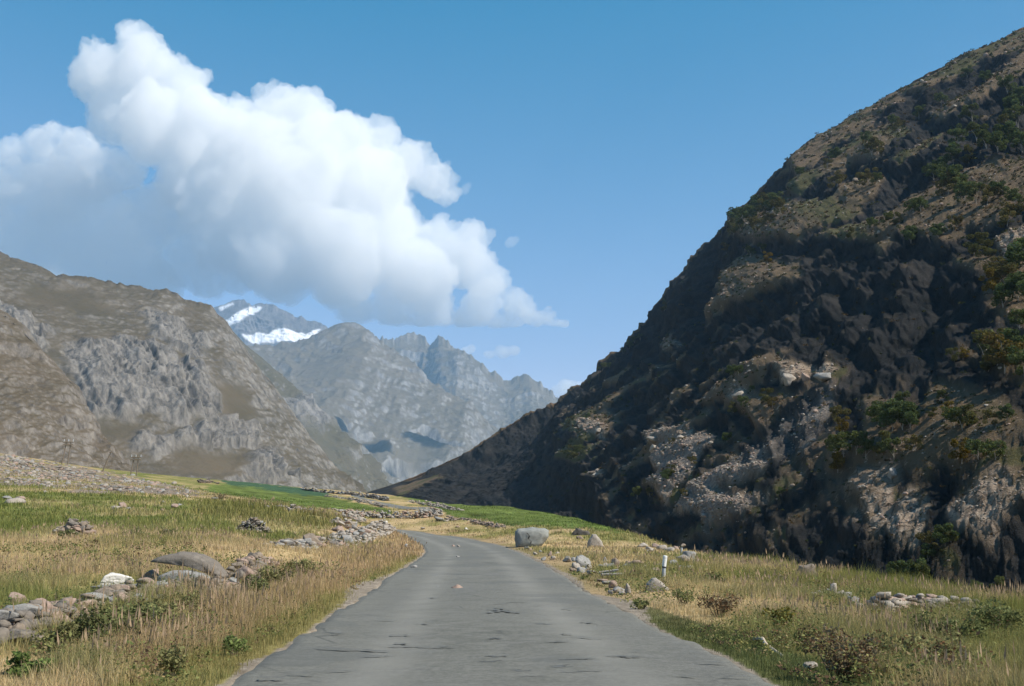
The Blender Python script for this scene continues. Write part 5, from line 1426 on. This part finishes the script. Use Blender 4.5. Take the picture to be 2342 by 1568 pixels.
# shrubs of the meadow
def shrub(px, py, w, h, tint, n, leaf, label, name='shrub', cat='shrub', stems=9, brown=0.0):
    g, k = rest(px, py); W, H = w * k, h * k
    rg = np.random.default_rng(int(px * 3 + py))
    nl = 14
    lobes = []
    for i in range(nl):
        a = rg.uniform(0, 6.28); r = math.sqrt(rg.random()) * .42
        z = rg.uniform(.25, .85) * (1 - .5 * r / .42 * .6)
        lobes.append((math.cos(a) * r * W, math.sin(a) * r * W * .8, z * H, rg.uniform(.15, .28) * (W + H) / 2))
    ROCKS.append((g[0], g[1] + W * .2, W * .9))
    C, i = crown_points(rg, n, lobes)
    C[:, 2] = np.abs(C[:, 2])
    lt = rg.uniform(.6, 1.35, nl)[i] * rg.uniform(.7, 1.3, n)
    cols = np.array(tint)[None] * lt[:, None]
    if brown: 
        b = rg.random(n) < brown; cols[b] = np.array([.17, .10, .055]) * rg.uniform(.6, 1.3, b.sum())[:, None]
    e = bpy.data.objects.new(name, None); COL.objects.link(e); e.location = tuple(g + np.array([0, W * .25, 0])); tag(e, label, cat)
    link('foliage', leaves_mesh('foliage', C, leaf, cols, rg, .55), MLEAF, parent=e)
    V, Fc, q = [], [], 0
    for s in range(stems):
        b = lobes[s % nl]; t = np.linspace(0, 1, 5)[:, None]
        p = np.array([b[0] * .25, b[1] * .25, -.05]) * (1 - t) + np.array([b[0], b[1], b[2] + b[3] * .8]) * t
        v, f = tube(p, .008 * (1.3 - t[:, 0]) * max(1, g[1] / 16), 5); V.append(v); Fc += [tuple(dict.fromkeys(np.array(x) + q)) for x in f]; q += len(v)
    st = bpy.data.meshes.new('stem'); st.from_pydata([tuple(x) for x in np.concatenate(V)], [], Fc); st.update()
    link('stem', st, MSTEM, parent=e)
HG, HG2, HD = (.14, .155, .065), (.21, .205, .09), (.16, .13, .08)
for a in [(215,1482,150,92,HG,1500,.05,'wide dark green herb clump in front of the brown boulder'), (290,1450,120,80,HG,1200,.05,'dark green herb clump directly below the brown flat topped boulder'), (355,1436,130,74,HG2,1200,.05,'grey green herb clump below the tilted slab'),
        (130,1500,120,70,HG2,1000,.05,'olive herb clump under the grey slabs'), (45,1560,130,70,(.13,.18,.055),1100,.055,'bright green leafy weeds in the lower corner of the picture'), (430,1398,110,50,HG2,800,.05,'low olive herb clump in front of the reddish brown rock'),
        (625,1338,110,52,HG2,900,.07,'sage green herb clump below the start of the tumbled wall'), (690,1316,90,44,HG2,700,.08,'sage green herb clump against the middle of the tumbled wall'), (575,1362,80,50,HG,700,.06,'dark herb clump in the tawny grass beside the pinkish rock'),
        (390,1545,80,70,HG2,600,.045,'thistle like dark weed standing in the tawny grass'), (535,1500,60,50,(.16,.20,.07),500,.045,'fresh green weed at the road edge'), (300,1230,70,22,HG,400,.10,'low dark bush in the lush meadow'),
        (380,1225,60,18,HG,350,.10,'small dark bush behind the tilted slab in the lush meadow'), (150,1236,60,30,HG,350,.10,'dark nettles growing round the heap of fieldstones'), (500,1142,46,18,HD,300,.18,'dark bush on the bank under the bright green field')]:
    shrub(*a)
for a in [(1945,1560,190,130,HD,1900,.04,'large dark brown seedhead bush in the meadow beside the road', .35), (2060,1520,150,96,HG2,1200,.045,'olive bush behind the large dark brown one', .25), (2180,1470,170,74,HG,1300,.055,'dark green bush below the hidden stone wall', .05),
        (1650,1412,90,58,HD,800,.055,'reddish brown dry bush halfway between road and heap of stones', .5), (2210,1540,160,90,HG2,1000,.04,'pale olive bush near the picture corner', .3), (1820,1486,110,60,HG2,800,.045,'straggly olive bush behind the pale branch', .3),
        (1560,1382,60,36,HG,500,.055,'small dark green clump beside the pale wedge boulder', 0), (1470,1392,50,22,HG,350,.05,'low dark weeds at the edge of the road verge', 0), (2290,1452,130,80,HG,1200,.06,'tall dark green reeds and bush at the picture edge', 0), (1640,1336,50,30,HG,450,.07,'green bush behind the white marker post', 0)]:
    shrub(*a[:8], brown=a[8])
def weeds():
    rg = np.random.default_rng(91)
    n = 5200
    Y = np.exp(rg.uniform(np.log(9), np.log(42), n)); X = rg.uniform(-.56, .56, n) * Y
    ins, dl, dr = road_info(X, Y)
    dd, s_ = poly_dist(X, Y, EDGE)
    k = fbm(np.stack([X / 3., Y / 4., 0 * X + 50], -1), 3, seed=611)
    ok = ~ins & (np.minimum(dl, dr) > .25) & ~((s_ > 0) & (dd > 3)) & (k > -.15)
    X, Y, off = X[ok], Y[ok], np.minimum(dl, dr)[ok]
    Z = gz(X, Y)
    C, S, T = [], [], []
    tints = np.array([(.15, .17, .06), (.20, .21, .08), (.11, .14, .05), (.24, .19, .10), (.26, .24, .09), (.17, .11, .07)])
    for x, y, z, o in zip(X, Y, Z, off):
        m = 22; r = rg.uniform(.06, .2) * (1 if o > .7 else .5); h = rg.uniform(.10, .34) * (1 if o > .7 else .4)
        c = rg.normal(size=(m, 3)) * np.array([r, r, h * .3]) + np.array([x, y, z + h * .7])
        c[:, 2] = np.maximum(c[:, 2], z + .01)
        C.append(c); S.append(np.full(m, rg.uniform(.03, .055) * max(1, y / 20))); T.append(tints[rg.choice(6, p=[.27, .22, .18, .15, .08, .10])] * rg.uniform(.65, 1.25, (m, 1)))
    me = leaves_mesh('weeds', np.concatenate(C), np.concatenate(S), np.concatenate(T), rg, .5)
    tag(link('weeds', me, MLEAF), kind='stuff')
weeds()
shrub(1788,1446,66,68,(.17,.15,.04),260,.10,'plant with big yellow leaves beside the road', 'dock_plant', 'plant', 7)
# ---------------------------------------------------------------- grass
def blades(name, n_tufts, per, lo, hi, seed, umax=.56, wpx=.42, heads=.14, hmul=1.0):
    rg = np.random.default_rng(seed)
    Y = np.exp(rg.uniform(np.log(lo), np.log(hi), n_tufts)); U = rg.uniform(-umax, umax, n_tufts); X = U * Y
    Z = gz(X, Y)
    c, h, d = zone(X, Y, Z)
    dd, s = poly_dist(X, Y, EDGE)
    ok = (rg.random(n_tufts) < d) & ~((s > 0) & (dd > 7))
    ins, dl, dr = road_info(X, Y)
    ok &= ~ins & (np.minimum(dl, dr) > .05)
    X, Y, c, h = X[ok], Y[ok], c[ok], h[ok]
    n = len(X)
    h = h * rg.uniform(.65, 1.25, n) * hmul
    for (rx, ry, rw) in ROCKS:
        near = (np.abs(X - rx) < rw * .62) & (Y < ry + rw * .2) & (Y > ry - rw * .5 - 2.6)
        h = np.where(near, h * .55, h)
    r = np.repeat(np.arange(n), per); m = len(r)
    spread = .05 + .0035 * Y[r]
    bx = X[r] + rg.normal(size=m) * spread; by = Y[r] + rg.normal(size=m) * spread
    ins2, dl2, dr2 = road_info(bx, by)
    k2 = ~ins2
    r, bx, by = r[k2], bx[k2], by[k2]; m = len(r)
    bz = gz(bx, by)
    off = np.minimum(dl2, dr2)[k2]
    rough = sstep(.3, 3, off)
    bz = bz + rough * (fbm(np.stack([bx / 2.2, by / 2.2, 0 * bx], -1), 4, seed=401) * .10 + fbm(np.stack([bx / 9, by / 9, 0 * bx], -1), 3, seed=411) * .16 * sstep(14, 40, by)) - .03
    H = h[r] * rg.uniform(.55, 1.15, m)
    w = np.maximum(.006, wpx * by / 1098.) * rg.uniform(.6, 1.3, m)
    w = np.minimum(w, H * .3)
    yaw = rg.uniform(0, 6.283, m); lean = rg.uniform(.05, .55, m); la = rg.uniform(0, 6.283, m)
    lx, ly = np.cos(la) * lean * H, np.sin(la) * lean * H
    wx, wy = np.cos(yaw) * w / 2, np.sin(yaw) * w / 2
    B0 = np.stack([bx, by, bz], -1); M = B0 + np.stack([lx * .3, ly * .3, H * .55], -1); T = B0 + np.stack([lx, ly, H * (1 - .25 * lean)], -1)
    Wv = np.stack([wx, wy, 0 * wx], -1)
    V = np.stack([B0 - Wv, B0 + Wv, M + Wv * .8, M - Wv * .8, T], 1)
    base = np.arange(m)[:, None] * 5
    Fq = np.concatenate([base + np.array([[0, 1, 2]]), base + np.array([[0, 2, 3]]), base + np.array([[3, 2, 4]])])
    col = c[r] * rg.uniform(.7, 1.25, (m, 1)) * np.stack([rg.uniform(.92, 1.1, m), np.ones(m), rg.uniform(.85, 1.1, m)], -1)
    C = np.repeat(col[:, None], 5, 1)
    tall = (H > .33) & (c[r][:, 0] > c[r][:, 1] * 1.1)
    C[tall, 4] = C[tall, 4] * .65 + np.array([.38, .27, .17]) * .35
    V = V.reshape(-1, 3); C = C.reshape(-1, 3)
    # feathery seed heads
    hd = np.nonzero(tall & (rg.random(m) < heads))[0]
    if len(hd):
        q = len(V); t = T[hd]; hw = np.maximum(.010, .7 * by[hd] / 1098.)[:, None]; hh = (H[hd] * .24)[:, None]
        e = np.stack([np.cos(yaw[hd]), np.sin(yaw[hd]), 0 * hd], -1); up = np.stack([lx[hd] * .35, ly[hd] * .35, H[hd] * .8], -1); up /= np.linalg.norm(up, axis=1, keepdims=True)
        Vh = np.stack([t - up * hh * .5, t + e * hw, t + up * hh, t - e * hw], 1).reshape(-1, 3)
        b = q + np.arange(len(hd))[:, None] * 4
        Fq = np.concatenate([Fq, b + np.array([[0, 1, 2]]), b + np.array([[0, 2, 3]])])
        V = np.concatenate([V, Vh]); ch = np.array([.38, .275, .18]) * rg.uniform(.7, 1.2, (len(hd), 1)); C = np.concatenate([C, np.repeat(ch, 4, 0)])
    me = np_mesh(name, V, Fq, smooth=False)
    attr(me, 'tint', C)
    tag(link(name, me, MGRASS), kind='stuff')
    return m
blades('meadow_grass', 104000, 7, 7.5, 62, 71, umax=.74)
blades('meadow_grass', 34000, 6, 55, 240, 72, wpx=.8, heads=.1)
